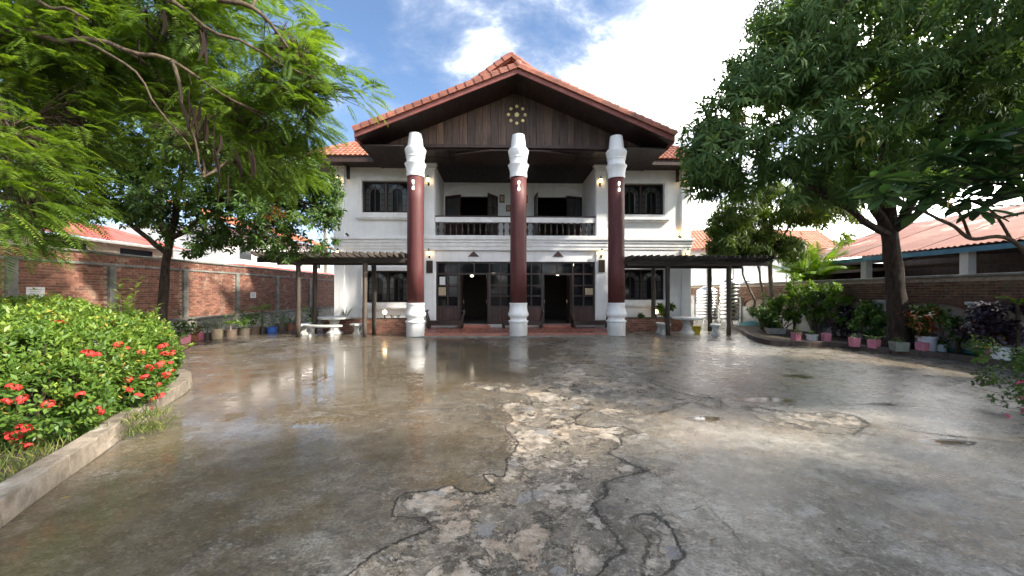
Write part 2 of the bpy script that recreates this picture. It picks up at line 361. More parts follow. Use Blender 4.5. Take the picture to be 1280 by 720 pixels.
# ------------------------------------------------------------------ ground: wet worn concrete yard
def seg_dist(P, A, Bq):
    d = Bq - A; t = np.clip(((P - A) @ d) / max(d @ d, 1e-9), 0, 1)
    q = P - (A + t[:, None] * d); return np.hypot(q[:, 0], q[:, 1])
def sdf(P, poly):                                # >0 inside
    poly = np.array(poly, float); n = len(poly); dm = np.full(len(P), 1e9); ins = np.zeros(len(P), bool)
    for i in range(n):
        a, b = poly[i], poly[(i + 1) % n]; dm = np.minimum(dm, seg_dist(P, a, b))
        c = ((a[1] > P[:, 1]) != (b[1] > P[:, 1])) & (P[:, 0] < (b[0] - a[0]) * (P[:, 1] - a[1]) / (b[1] - a[1] + 1e-12) + a[0]); ins ^= c
    return np.where(ins, dm, -dm)
Z6 = lambda l: [G(x / 2.25 + 400, y / 2.25 + 400) for x, y in l]
Z7 = lambda l: [G(x / 2.25 + 800, y / 2.25 + 400) for x, y in l]
patch_main = Z6([(70,720),(130,670),(200,625),(320,590),(318,570),(290,548),(205,550),(212,510),(240,487),(300,475),(370,467),(400,482),(455,488),(490,470),(465,450),(460,435),(480,432),(515,440),(530,420),(520,400),(545,370),(560,340),(530,320),(520,300),(545,280),(510,240),(540,230),(600,240),(590,215),(560,205),(480,200),(430,180),(500,185),(545,195),(620,180),(600,165),(620,150),(680,145),(700,125),(640,118),(800,125),(850,140),(930,160),(930,175),(1000,200),(1060,215),(1125,220),(1125,250),(1040,230),(960,260),(890,270),(830,275),(760,250),(715,275),(712,290),(760,300),(850,298),(905,320),(840,325),(845,350),(810,370),(800,375),(860,395),(915,425),(830,445),(800,455),(810,490),(770,520),(800,560),(830,610),(850,650),(800,690),(740,760),(560,800),(300,790),(60,760)])
patch_small = Z6([(865,560),(900,545),(940,542),(970,570),(1000,620),(1020,660),(985,690),(960,720),(900,720),(905,690),(930,650),(920,610),(890,590)])
patch_far = Z7([(290,245),(380,250),(450,262),(540,258),(610,270),(640,292),(600,320),(500,315),(420,300),(330,275)])
def axis(a, b, fine0, fine1, fs, cs):
    l = list(np.arange(a, fine0, cs)) + list(np.arange(fine0, fine1, fs)) + list(np.arange(fine1, b + cs, cs)); return np.array(l)
gx = axis(-24, 24, -5.0, 6.4, 0.045, 0.6); gy = axis(-12, 40, 1.2, 10.0, 0.045, 0.6)
GX, GY = np.meshgrid(gx, gy); GP = np.stack([GX.ravel(), GY.ravel()], 1)
wobx = np.array([mnoise.fractal(Vector((x * 2.2, y * 2.2, 0)), 0.6, 2.1, 4) for x, y in GP]) if len(GP) < 90000 else np.zeros(len(GP))
sd = np.maximum(np.maximum(sdf(GP, patch_main), sdf(GP, patch_small)), sdf(GP, patch_far)) + 0.02 * wobx
# wet map: soft pools of water where the photograph mirrors
wet = 0.22 + 0.34 / (1 + np.exp((GP[:, 0] - 0.15 * GP[:, 1] + 0.2) / 0.55))
def pool(px, py, rx, ry, amt):
    global wet
    c = G(px, py); d = ((GP[:, 0] - c[0]) / rx) ** 2 + ((GP[:, 1] - c[1]) / ry) ** 2; wet = wet + amt * np.exp(-d)
for a in [(450,470,2.4,1.8,.38),(390,530,.45,.35,.45),(285,522,.30,.22,.40),(360,520,1.3,1.3,.22),(520,445,2.0,2.2,.30),(300,600,1.2,.7,.18),(560,560,.8,.8,.20),(660,470,1.2,.8,.12),(745,520,.55,.35,.30),
          (880,523,.22,.10,1.1),(1030,522,.28,.10,1.1),(1187,553,.30,.09,1.1),(960,500,.5,.16,.75),(1100,505,.45,.12,.7),(760,455,.6,.3,.6),(1000,470,.5,.2,.6),(690,540,.3,.2,.5),(620,690,.3,.15,.5),(1130,610,.4,.12,.5),(880,425,1.6,.5,.30),(1080,530,1.3,.2,.26),(1120,470,2.4,1.0,.16),(800,668,.25,.12,.30),(640,440,3.2,1.0,.20),(1000,660,1.2,.5,-.16),(900,600,1.0,.5,-.10),(150,650,.6,.4,.15)]: pool(*a)
h = np.where(sd > 0, -0.016 * np.clip(sd / 0.03, 0, 1), 0.0)
far = np.hypot(GP[:, 0], GP[:, 1] - 8)
h += 0.008 * wobx * (sd > 0.02)
gv = np.stack([GP[:, 0], GP[:, 1], h], 1); nx_, ny_ = len(gx), len(gy)
ii = (np.arange(ny_ - 1)[:, None] * nx_ + np.arange(nx_ - 1)[None]).ravel()
gf = np.stack([ii, ii + 1, ii + 1 + nx_, ii + nx_], 1)

def ground_mat():
    m, nt, bs, out = new_mat('wet_concrete'); t = NT(nt); p = t.geo()
    sdv = t.attr('sd'); wetv = t.attr('wet')
    n1 = t.noise(p, 0.45, 6, 0.6, 0.5); n2 = t.noise(p, 2.3, 7, 0.65, 0.6); n3 = t.noise(p, 9, 7, 0.7, 0.2); n4 = t.noise(p, 48, 5, 0.7); n5 = t.noise(p, 160, 3, 0.6)
    streak = t.noise(t.geo((0.5, 2.2, 1)), 1.1, 9, 0.68, 0.2)
    # ragged edge of the broken-up areas
    e = t.math('ADD', t.math('ADD', sdv, t.math('MULTIPLY', t.math('SUBTRACT', n3, 0.5), 0.13)), t.math('MULTIPLY', t.math('SUBTRACT', n2, 0.5), 0.10))
    worn = t.math('MAXIMUM', t.rng(e, -0.004, 0.006), t.math('MULTIPLY', t.rng(e, -0.30, 0.0), t.rng(n2, 0.50, 0.62))); rim = t.math('MULTIPLY', t.rng(e, -0.022, -0.001), t.rng(e, 0.016, 0.001))
    wv = t.math('ADD', wetv, t.math('MULTIPLY', t.math('SUBTRACT', n1, 0.5), 0.9))
    wv = t.math('ADD', wv, t.math('MULTIPLY', t.math('SUBTRACT', t.noise(p, 3.0, 12, 0.72, 0.15), 0.5), 0.95))
    wv = t.math('ADD', wv, t.math('MULTIPLY', t.math('SUBTRACT', streak, 0.5), 0.5))
    damp = t.rng(wv, 0.05, 0.60); film = t.rng(wv, 0.40, 0.72); pud = t.rng(wv, 0.97, 1.05)
    nA = t.noise(p, 1.1, 12, 0.70, 0.15); nB = t.noise(p, 3.4, 12, 0.74, 0.25); nC = t.noise(p, 0.62, 8, 0.66, 0.2); nD = t.noise(t.geo((1, 1.5, 1)), 7.5, 8, 0.72, 0.1)
    dry = t.mix(t.rng(nA, 0.38, 0.62), (0.108, 0.094, 0.075), (0.262, 0.238, 0.200))
    dry = t.mix(t.math('MULTIPLY', t.rng(nC, 0.46, 0.62), 0.70), dry, (0.215, 0.158, 0.098))
    dry = t.mix(t.math('MULTIPLY', t.rng(nB, 0.53, 0.60), 0.55), dry, (0.40, 0.38, 0.34))
    dry = t.mix(t.math('MULTIPLY', t.rng(nD, 0.50, 0.62), 0.50), dry, (0.082, 0.070, 0.055))
    dry = t.mix(t.math('MULTIPLY', t.rng(streak, 0.56, 0.68), 0.30), dry, (0.35, 0.33, 0.295))
    nF = t.noise(t.geo((1, 1.3, 1)), 15, 9, 0.75, 0.1); nG = t.noise(p, 6.0, 12, 0.76, 0.12)
    dry = t.mix(t.math('MULTIPLY', t.rng(nF, 0.54, 0.60), 0.65), dry, (0.40, 0.355, 0.285)); dry = t.mix(t.math('MULTIPLY', t.rng(nG, 0.50, 0.43), 0.62), dry, (0.085, 0.076, 0.064))
    wk = t.math('MULTIPLY', t.rng(damp, 0, 1, 1.0, 0.58, smooth=False), t.rng(n4, 0.32, 0.68, 0.66, 1.32))
    hs = t.n('ShaderNodeHueSaturation'); t.l(wk, hs.inputs['Value']); t.l(dry, hs.inputs['Color']); conc = t.mix(t.math('MULTIPLY', film, 0.55), hs.outputs[0], (0.100, 0.075, 0.042))
    # broken area: pale screed, brown gravel, dark pits
    v = t.n('ShaderNodeTexVoronoi', feature='F1'); v.inputs['Scale'].default_value = 62; t.l(p, v.inputs['Vector']); v.inputs['Randomness'].default_value = 1.0
    peb = t.rng(v.outputs['Distance'], 0.55, 0.15)
    vcol = t.n('ShaderNodeSeparateColor'); t.l(v.outputs['Color'], vcol.inputs[0])
    grav = t.mix(vcol.outputs[0], (0.105, 0.090, 0.070), (0.30, 0.25, 0.185)); grav = t.mix(t.math('MULTIPLY', t.rng(v.outputs['Distance'], 0.35, 0.8), 0.6), grav, (0.055, 0.047, 0.038)); grav = t.mix(t.math('MULTIPLY', t.rng(nB, 0.45, 0.60), 0.75), grav, (0.17, 0.15, 0.125))
    pale = t.mix(t.rng(n3, 0.3, 0.7), (0.42, 0.375, 0.315), (0.21, 0.18, 0.145)); pale = t.mix(t.math('MULTIPLY', t.rng(n2, 0.5, 0.7), 0.6), pale, (0.29, 0.215, 0.14))
    n2b = t.noise(p, 1.9, 11, 0.66, 0.45); zone = t.rng(n2b, 0.47, 0.53)
    darkpit = t.rng(t.noise(p, 4.2, 11, 0.74, 0.3), 0.525, 0.575)
    pale = t.mix(t.math('MULTIPLY', t.rng(nB, 0.50, 0.60), 0.7), pale, (0.13, 0.115, 0.095)); pale = t.mix(t.math('MULTIPLY', t.rng(nC, 0.45, 0.6), 0.4), pale, (0.36, 0.24, 0.14))
    br = t.mix(zone, grav, pale); br = t.mix(t.math('MULTIPLY', darkpit, 0.85), br, (0.050, 0.043, 0.035)); br = t.mix(t.math('MULTIPLY', t.rng(nG, 0.50, 0.44), 0.6), br, (0.075, 0.066, 0.050)); br = t.mix(t.math('MULTIPLY', t.rng(nF, 0.54, 0.61), 0.45), br, (0.46, 0.41, 0.33))
    br = t.mix(t.rng(t.noise(p, 2.6, 9, 0.6, 0.3), 0.60, 0.615), br, (0.20, 0.19, 0.178))
    br = t.mix(t.math('MULTIPLY', t.math('MULTIPLY', t.rng(n2b, 0.480, 0.497), t.rng(n2b, 0.515, 0.500)), 0.75), br, (0.03, 0.026, 0.02))
    col = t.mix(worn, conc, br); col = t.mix(t.math('MULTIPLY', t.math('MULTIPLY', rim, t.rng(nA, 0.33, 0.48)), 0.94), col, (0.018, 0.016, 0.013))
    t.l(col, bs.inputs['Base Color'])
    rc = t.rng(film, 0, 1, 0.29, 0.085, smooth=False); rc = t.math('ADD', rc, t.math('MULTIPLY', t.math('MULTIPLY', t.math('SUBTRACT', nB, 0.5), t.rng(film, 0, 1, 0.6, 0.22, smooth=False)), 1.0)); rc = t.math('MULTIPLY', rc, t.rng(pud, 0, 1, 1, 0.12, smooth=False))
    rw = t.rng(n2b, 0.3, 0.7, 0.30, 0.55); rw = t.math('SUBTRACT', rw, t.math('MULTIPLY', darkpit, 0.22))
    rf = t.n('ShaderNodeMix', data_type='FLOAT'); t.l(worn, rf.inputs['Factor']); t.l(rc, rf.inputs['A']); t.l(rw, rf.inputs['B'])
    t.l(t.math('MAXIMUM', rf.outputs['Result'], 0.02), bs.inputs['Roughness'])
    bs.inputs['Specular IOR Level'].default_value = 0.5; bs.inputs['IOR'].default_value = 1.4
    dryb = t.math('SUBTRACT', 1.0, t.math('MULTIPLY', film, 0.80)); dryb = t.math('MULTIPLY', dryb, t.rng(pud, 0, 1, 1, 0.02, smooth=False))
    hb = t.math('MULTIPLY', t.math('ADD', t.math('ADD', t.math('MULTIPLY', n3, 1.0), t.math('MULTIPLY', n4, 0.35)), t.math('MULTIPLY', n5, 0.10)), dryb)
    hw = t.math('ADD', t.math('MULTIPLY', peb, 0.7), t.math('ADD', t.math('ADD', t.math('MULTIPLY', zone, 1.6), t.math('MULTIPLY', nB, 1.5)), t.math('MULTIPLY', n4, 1.0))); hw = t.math('SUBTRACT', hw, t.math('MULTIPLY', darkpit, 1.0))
    hm = t.n('ShaderNodeMix', data_type='FLOAT'); t.l(worn, hm.inputs['Factor']); t.l(hb, hm.inputs['A']); t.l(hw, hm.inputs['B'])
    hh = t.math('SUBTRACT', hm.outputs['Result'], t.math('MULTIPLY', rim, 1.5))
    t.l(t.bump(hh, 0.55, 0.006), bs.inputs['Normal']); return m
M['ground'] = ground_mat()
gme = quads_mesh('yard', gv, gf, np.zeros(len(gf)), M['ground'], True)
for nm, arr in (('sd', np.clip(sd, -1, 1)), ('wet', wet)):
    a = gme.attributes.new(nm, 'FLOAT', 'POINT'); a.data.foreach_set('value', arr.astype(np.float32))
yard = link('yard', gme); tag(yard, 'wet worn concrete yard with broken pale patches and puddles', 'yard', kind='structure')
m = MB(); m.add([(-900, -900, -0.05), (900, -900, -0.05), (900, 900, -0.05), (-900, 900, -0.05)], [(0, 1, 2, 3)])
tag(m.build('ground', M['soil']), 'brown earth ground around the yard', 'ground', kind='structure')

# cracks in the slab: thin irregular dark fissures
M['crack'] = plain('crack', (0.020, 0.018, 0.015), 0.7)
def crack(pts, w):
    P = [Vector((*p, 0)) for p in pts]; Q = []
    for a, b in zip(P, P[1:]):
        n = max(2, int((b - a).length / 0.05))
        for k in range(n):
            q = a.lerp(b, k / n); j = 0.035; Q.append(q + Vector((mnoise.noise(q * 4) * j + mnoise.noise(q * 17) * j * .4, mnoise.noise(q * 4 + Vector((9, 3, 1))) * j + mnoise.noise(q * 17 + Vector((5, 1, 7))) * j * .4, 0)))
    Q.append(P[-1]); mb = MB(); vs = []; fs = []
    for i, q in enumerate(Q):
        d = (Q[min(i + 1, len(Q) - 1)] - Q[max(i - 1, 0)]).normalized(); s = Vector((-d.y, d.x, 0))
        ww = w * (0.35 + 0.9 * abs(mnoise.noise(q * 6))) * min(1, (len(Q) - 1 - i) / 6 + 0.1, i / 6 + 0.1)
        vs += [q - s * ww + Vector((0, 0, 0.004)), q + s * ww + Vector((0, 0, 0.004))]
    for i in range(len(Q) - 1): fs.append((2 * i, 2 * i + 1, 2 * i + 3, 2 * i + 2))
    mb.add(vs, fs); o = mb.build('crack', M['crack'], yard)
crack(Z7([(0,160),(100,190),(200,215),(250,245),(380,265),(470,290),(640,300),(830,320),(960,335),(1080,350),(1180,362)]), 0.012)
crack(Z7([(170,490),(210,550),(260,590),(290,640),(310,690)]), 0.004)
crack(Z7([(640,96),(780,128),(860,165),(960,180),(1060,190)]), 0.008)
crack(Z6([(370,312),(450,310),(520,300)]), 0.004)
crack(Z6([(860,445),(900,500),(960,560),(1090,520),(1125,560)][2:]), 0.004)
crack(Z7([(300,130),(420,190),(560,205),(660,230)]), 0.005)

# ------------------------------------------------------------------ the house
A_Z = -ALPHA if False else ALPHA
house = empty('house', BO, ALPHA, 'two storey white house with red columns and brown timber gable over the porch', 'house')
VF = 2.6                                          # local depth of the facade
ul, ur = bu(418), bu(863)
VB = 15.0
def holed_wall(u0, u1, z0, z1, holes, v0, v1):
    us = sorted({u0, u1, *[min(max(x, u0), u1) for h in holes for x in h[:2]]}); zs = sorted({z0, z1, *[x for h in holes for x in h[2:]]})
    nu, nz = len(us) - 1, len(zs) - 1
    def solid(i, j):
        if i < 0 or j < 0 or i >= nu or j >= nz: return False
        cu, cz = (us[i] + us[i + 1]) / 2, (zs[j] + zs[j + 1]) / 2
        return not any(h[0] < cu < h[1] and h[2] < cz < h[3] for h in holes)
    mb = MB()
    for i in range(nu):
        for j in range(nz):
            if not solid(i, j): continue
            a, b, c, d = us[i], us[i + 1], zs[j], zs[j + 1]
            mb.add([(a, v0, c), (b, v0, c), (b, v0, d), (a, v0, d)], [(0, 1, 2, 3)]); mb.add([(a, v1, c), (b, v1, c), (b, v1, d), (a, v1, d)], [(3, 2, 1, 0)])
            if not solid(i - 1, j): mb.add([(a, v0, c), (a, v0, d), (a, v1, d), (a, v1, c)], [(0, 1, 2, 3)])
            if not solid(i + 1, j): mb.add([(b, v0, c), (b, v1, c), (b, v1, d), (b, v0, d)], [(0, 1, 2, 3)])
            if not solid(i, j - 1): mb.add([(a, v0, c), (a, v1, c), (b, v1, c), (b, v0, c)], [(0, 1, 2, 3)])
            if not solid(i, j + 1): mb.add([(a, v0, d), (b, v0, d), (b, v1, d), (a, v1, d)], [(0, 1, 2, 3)])
    return mb
ZS = 7.2                                          # soffit level
zb_rail = bz(278.5); zb_deck = bz(295)
door_units = [(bu(545), bu(640)), (bu(650), bu(744))]
zd0, zd1 = 0.22, bz(327)
bal0, bal1 = bu(544), bu(744)
win_up = [(bu(453), bu(511), bz(267), bz(228)), (bu(773), bu(829.5), bz(268.5, px=800), bz(230, px=800))]
win_lo = [(bu(457), bu(512), bz(378), bz(339)), (bu(774), bu(830), bz(375), bz(336.5))]
holes = [(a, b, zd0, zd1) for a, b in door_units] + win_up + win_lo + [(bal0, bal1, zb_deck, ZS)]
holed_wall(ul, ur, 0.0, ZS, holes, VF, VF + 0.22).build('front_wall', M['white'], house)
m = MB(); m.box(ul, ul + 0.22, VF + 0.223, VB, 0, ZS); m.build('side_wall', M['white'], house)
m = MB(); m.box(ur - 0.22, ur, VF + 0.223, VB, 0, ZS); m.build('side_wall', M['white'], house)
m = MB(); m.box(ul, ur, VB + 0.003, VB + 0.22, 0, ZS); m.build('rear_wall', M['white'], house)
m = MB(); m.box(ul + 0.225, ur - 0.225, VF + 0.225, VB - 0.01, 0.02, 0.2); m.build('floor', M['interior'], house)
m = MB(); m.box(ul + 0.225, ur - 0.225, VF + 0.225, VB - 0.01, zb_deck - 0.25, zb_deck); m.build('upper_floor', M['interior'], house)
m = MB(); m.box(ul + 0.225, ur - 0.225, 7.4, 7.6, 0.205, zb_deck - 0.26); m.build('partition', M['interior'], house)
for px, py, v in ((617, 341, 4.6), (565, 331, 3.9), (590, 345, 5.6), (697, 343, 4.6), (630, 335, 5.0), (716, 331, 4.0)):
    u, z = B(px, py, v); m = MB(); m.lathe([(.03, -.05), (.08, -.03), (.09, .02), (.05, .06)], 12, (u, v, z)); pl_ = m.build('pendant_lamp', M['lamp_white'], house, True)
    m = MB(); m.tube([(u, v, z + .061), (u, v, zb_deck - .26)], .006, 5); m.build('cord', M['black_iron'], pl_)
# balcony recess
VBK = 5.25
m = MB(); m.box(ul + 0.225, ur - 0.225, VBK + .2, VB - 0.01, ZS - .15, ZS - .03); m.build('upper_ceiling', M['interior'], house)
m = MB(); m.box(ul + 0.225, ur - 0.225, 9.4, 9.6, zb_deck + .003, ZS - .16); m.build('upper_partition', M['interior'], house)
VBK = 5.25
bd = [(B(557, 300, VBK)[0], B(622, 300, VBK)[0]), (B(668, 300, VBK)[0], B(727, 300, VBK)[0])]
zbd = B(640, 246, VBK)[1]
holed_wall(bal0 - 0.25, bal1 + 0.25, zb_deck + 0.003, ZS - 0.02, [(a, b, zb_deck + 0.003, zbd) for a, b in bd], VBK, VBK + 0.18).build('balcony_rear_wall', M['white'], house)
for s, u in ((1, bal0), (-1, bal1)):
    m = MB(); m.box(min(u, u - 0.2 * s), max(u, u - 0.2 * s), VF + 0.224, VBK - 0.003, zb_deck + 0.003, ZS - 0.02); m.build('balcony_side_wall', M['white'], house)
# arch reliefs over the balcony doors
for a, b in bd:
    c = (a + b) / 2; rr = (b - a) / 2 + 0.10; pts = [(c + rr * math.cos(t), VBK - 0.012, zbd + 0.02 + rr * 0.42 * math.sin(t)) for t in np.linspace(0, math.pi, 17)]
    m = MB(); m.tube(pts, 0.022, 6); m.build('arch_moulding', M['white_trim'], house)
# balcony door leaves
def leaf_door(name, hinge_u, v, z0, z1, w, ang, mirror=1):
    d = link(name, None, house) if False else None
    o = bpy.data.objects.new(name, None); COL.objects.link(o); o.parent = house; o.location = (hinge_u, v, z0); o.rotation_euler = (0, 0, ang)
    return o
def balcony_leaf(hu, ang, w):
    hgt = zbd - zb_deck - 0.02; m = MB(); t = 0.05; fr = 0.09
    m.box(0, fr, -t / 2, t / 2, 0, hgt); m.box(w - fr, w, -t / 2, t / 2, 0, hgt); m.box(fr, w - fr, -t / 2, t / 2, 0, 0.9); m.box(fr, w - fr, -t / 2, t / 2, hgt - fr * 1.3, hgt)
    m.box(w / 2 - .02, w / 2 + .02, -t / 2, t / 2, 0.9, hgt - fr * 1.3)
    for k in (1, 2): z = 0.9 + (hgt - 0.9 - fr * 1.3) * k / 3; m.box(fr, w - fr, -t / 2 + .004, t / 2 - .004, z - 0.018, z + 0.018)
    me = m.mesh('balcony_door', M['frame_wood']); o = link('balcony_door', me, house, (hu, VBK - 0.03, zb_deck + 0.012), (0, 0, ang))
    for cx_ in (fr + (w / 2 - .02 - fr) / 2, w / 2 + .02 + (w - fr - w / 2 - .02) / 2):
        for k in range(3):
            h0 = 0.9 + (hgt - .9 - fr * 1.3) * k / 3 + .02; h1 = 0.9 + (hgt - .9 - fr * 1.3) * (k + 1) / 3 - .02
            g = MB(); g.box(cx_ - (w / 2 - .02 - fr) / 2 + .002, cx_ + (w / 2 - .02 - fr) / 2 - .002, -0.006, 0.006, h0, h1); g.build('pane', M['pale_pane'], o)
lw = (bd[0][1] - bd[0][0]) * 0.34
balcony_leaf(bd[0][0], -0.45, lw); balcony_leaf(bd[0][1], math.pi + 1.02, lw)
balcony_leaf(bd[1][0], -1.5, lw); balcony_leaf(bd[1][1], math.pi + 0.35, lw)
for px, py, w_, h_ in ((627.5, 248.5, .13, .2), (635.5, 260.5, .12, .16), (656.5, 249, .12, .2)):
    u, z = B(px, py, VBK); m = MB(); m.box(u - w_, u + w_, VBK - .035, VBK - .004, z - h_, z + h_); o = m.build('picture_frame', M['frame_wood'], house, bev=.006)
    m = MB(); m.box(u - w_ * .65, u + w_ * .65, VBK - .04, VBK - .036, z - h_ * .7, z + h_ * .7); m.build('picture', M['paper_tan'], o)
# balustrade
zt = bz(270.5)
m = MB(); m.box(bal0 + .003, bal1 - .003, VF - 0.08, VF + 0.16, zb_rail, zt - 0.05); rail = m.build('balustrade', M['white_trim'], house, bev=.015)
m = MB(); m.box(bal0 + .003, bal1 - .003, VF - 0.10, VF + 0.18, zt - 0.047, zt); m.build('handrail', M['panel_wood'], rail)
prof = [(.045, 0), (.045, .05), (.025, .07), (.03, .12), (.055, .2), (.052, .26), (.028, .36), (.02, .42), (.03, .47), (.045, .5), (.045, 1)]
hb = zb_rail - zb_deck - .004; prof = [(r, min(z, .58) / .58 * hb) for r, z in prof[:-1]] + [(.045, hb)]
m = MB(); m.lathe(prof, 10); bme = m.mesh('baluster', M['frame_wood'], True)
nb = 27
for k in range(nb):
    u = bal0 + (bal1 - bal0) * (k + 0.5) / nb; link('baluster', bme, rail, (u, VF + 0.04, zb_deck + .002))
# storey cornice
def cornice(u0, u1, v, steps):
    m = MB()
    for k, (za, zb_, pr) in enumerate(steps): m.box(u0 - pr, u1 + pr, v - pr, v + 0.02 + .002 * k, za - (.004 if k else 0), zb_)
    return m
zc = [bz(y) for y in (312, 308.5, 304, 300.5, 297.5)]
st = [(zc[0], zc[1], .03), (zc[1], zc[2], .055), (zc[2], zc[3], .085), (zc[3], zc[4], .13)]
cornice(ul, bu(530), VF - .002, st).build('cornice', M['white_trim'], house, bev=.02)
cornice(bu(758), ur, VF - .002, st).build('cornice', M['white_trim'], house, bev=.02)
st2 = [(zc[0] - .05, zc[1], .10), (zc[1], zc[2], .125), (zc[2], zc[3], .155), (zc[3], zb_deck - .004, .20)]
cornice(bu(533), bu(755), VF - .002, st2).build('cornice', M['white_trim'], house, bev=.02)
# pilasters
def pilaster(px0, px1, z0, z1, pr=0.10, cap=True):
    a, b = bu(px0), bu(px1); m = MB(); m.box(a, b, VF - pr, VF + .01, z0, z1); o = m.build('pilaster', M['white'], house, bev=.01)
    if cap:
        m = MB(); m.box(a - .05, b + .05, VF - pr - .05, VF + .012, z1 - .30, z1 - .20); m.box(a - .09, b + .09, VF - pr - .09, VF + .014, z1 - .197, z1 - .10); m.box(a - .13, b + .13, VF - pr - .13, VF + .016, z1 - .097, z1 - .004)
        m.build('capital', M['white_trim'], o, bev=.012)
zu = zc[4] + .004
pilaster(418.5, 431, zu, ZS - .005); pilaster(531, 543.5, zb_deck, ZS - .005, .14); pilaster(744.5, 757, zb_deck, ZS - .005, .14); pilaster(851, 862.7, zu, ZS - .005)
pilaster(418.5, 431, 0.0, zc[0] - .004, .08, False); pilaster(851, 862.7, 0.0, zc[0] - .004, .08, False)
pilaster(531, 544.3, 0.0, zc[0] - .056, .06, False); pilaster(744.7, 757, 0.0, zc[0] - .056, .06, False)
# windows
def ring_window(a, b, z0, z1):
    f = MB(); d = .10
    f.box(a - .17, a - .003, VF - d, VF + .05, z0 - .17, z1 + .17); f.box(b + .003, b + .17, VF - d, VF + .05, z0 - .17, z1 + .17)
    f.box(a - .001, b + .001, VF - d, VF + .05, z1 + .002, z1 + .17); f.box(a - .001, b + .001, VF - d, VF + .05, z0 - .17, z0 - .002)
    wn_ = f.build('window', M['white_trim'], house, bev=.015)
    s = MB(); s.box(a - .23, b + .23, VF - .17, VF - .002, z0 - .25, z0 - .175); s.box(a - .19, b + .19, VF - .13, VF - .003, z0 - .31, z0 - .253); s.build('sill', M['white_trim'], wn_, bev=.012)
    fr = MB(); fr.box(a + .004, a + .06, VF + .06, VF + .12, z0 + .004, z1 - .004); fr.box(b - .06, b - .004, VF + .06, VF + .12, z0 + .004, z1 - .004); fr.box(a + .063, b - .063, VF + .06, VF + .12, z1 - .06, z1 - .004); fr.box(a + .063, b - .063, VF + .06, VF + .12, z0 + .004, z0 + .06)
    c = (a + b) / 2; fr.box(c - .04, c + .04, VF + .055, VF + .125, z0 + .063, z1 - .063); fr.build('frame', M['frame_wood'], wn_)
    g = MB(); g.box(a + .02, b - .02, VF + .125, VF + .14, z0 + .02, z1 - .02); g.build('glass', M['glass'], wn_)
    # two arched lights, each ringed by small panes
    for c0, c1 in ((a + .10, c - .07), (c + .07, b - .10)):
        mid = (c0 + c1) / 2; ro = (c1 - c0) / 2; ri = ro * .58; zt_ = z1 - .10; zs_ = zt_ - ro * 1.05; zbm = z0 + .09
        nn = 3
        for k in range(nn):
            q0 = zbm + (zs_ - zbm) * k / nn + .012; q1 = zbm + (zs_ - zbm) * (k + 1) / nn - .012
            for s0, s1 in ((mid - ro, mid - ri), (mid + ri, mid + ro)):
                p_ = MB(); p_.box(s0, s1, VF + .108, VF + .122, q0, q1); p_.build('pane', M['pale_pane'], wn_)
        for k in range(4):
            t0, t1 = math.pi * k / 4 + .06, math.pi * (k + 1) / 4 - .06
            ts = np.linspace(t0, t1, 5); poly = [(mid + ro * math.cos(t), zs_ + ro * 1.05 * math.sin(t)) for t in ts] + [(mid + ri * math.cos(t), zs_ + ri * 1.05 * math.sin(t)) for t in ts[::-1]]
            p_ = MB(); p_.prism_v(poly, VF + .108, VF + .122); p_.build('pane', M['pale_pane'], wn_)
        ar = MB(); pts = [(mid - ri + .012, VF + .10, zbm)] + [(mid - (ri - .012) * math.cos(t), VF + .10, zs_ + (ri - .012) * 1.05 * math.sin(t)) for t in np.linspace(0, math.pi, 11)] + [(mid + ri - .012, VF + .10, zbm)]
        ar.tube(pts, .02, 6); ar.box(mid - .018, mid + .018, VF + .085, VF + .12, zbm, zs_ + ri); ar.build('arch_frame', M['frame_wood'], wn_)
for w_ in win_up + win_lo: ring_window(*w_)
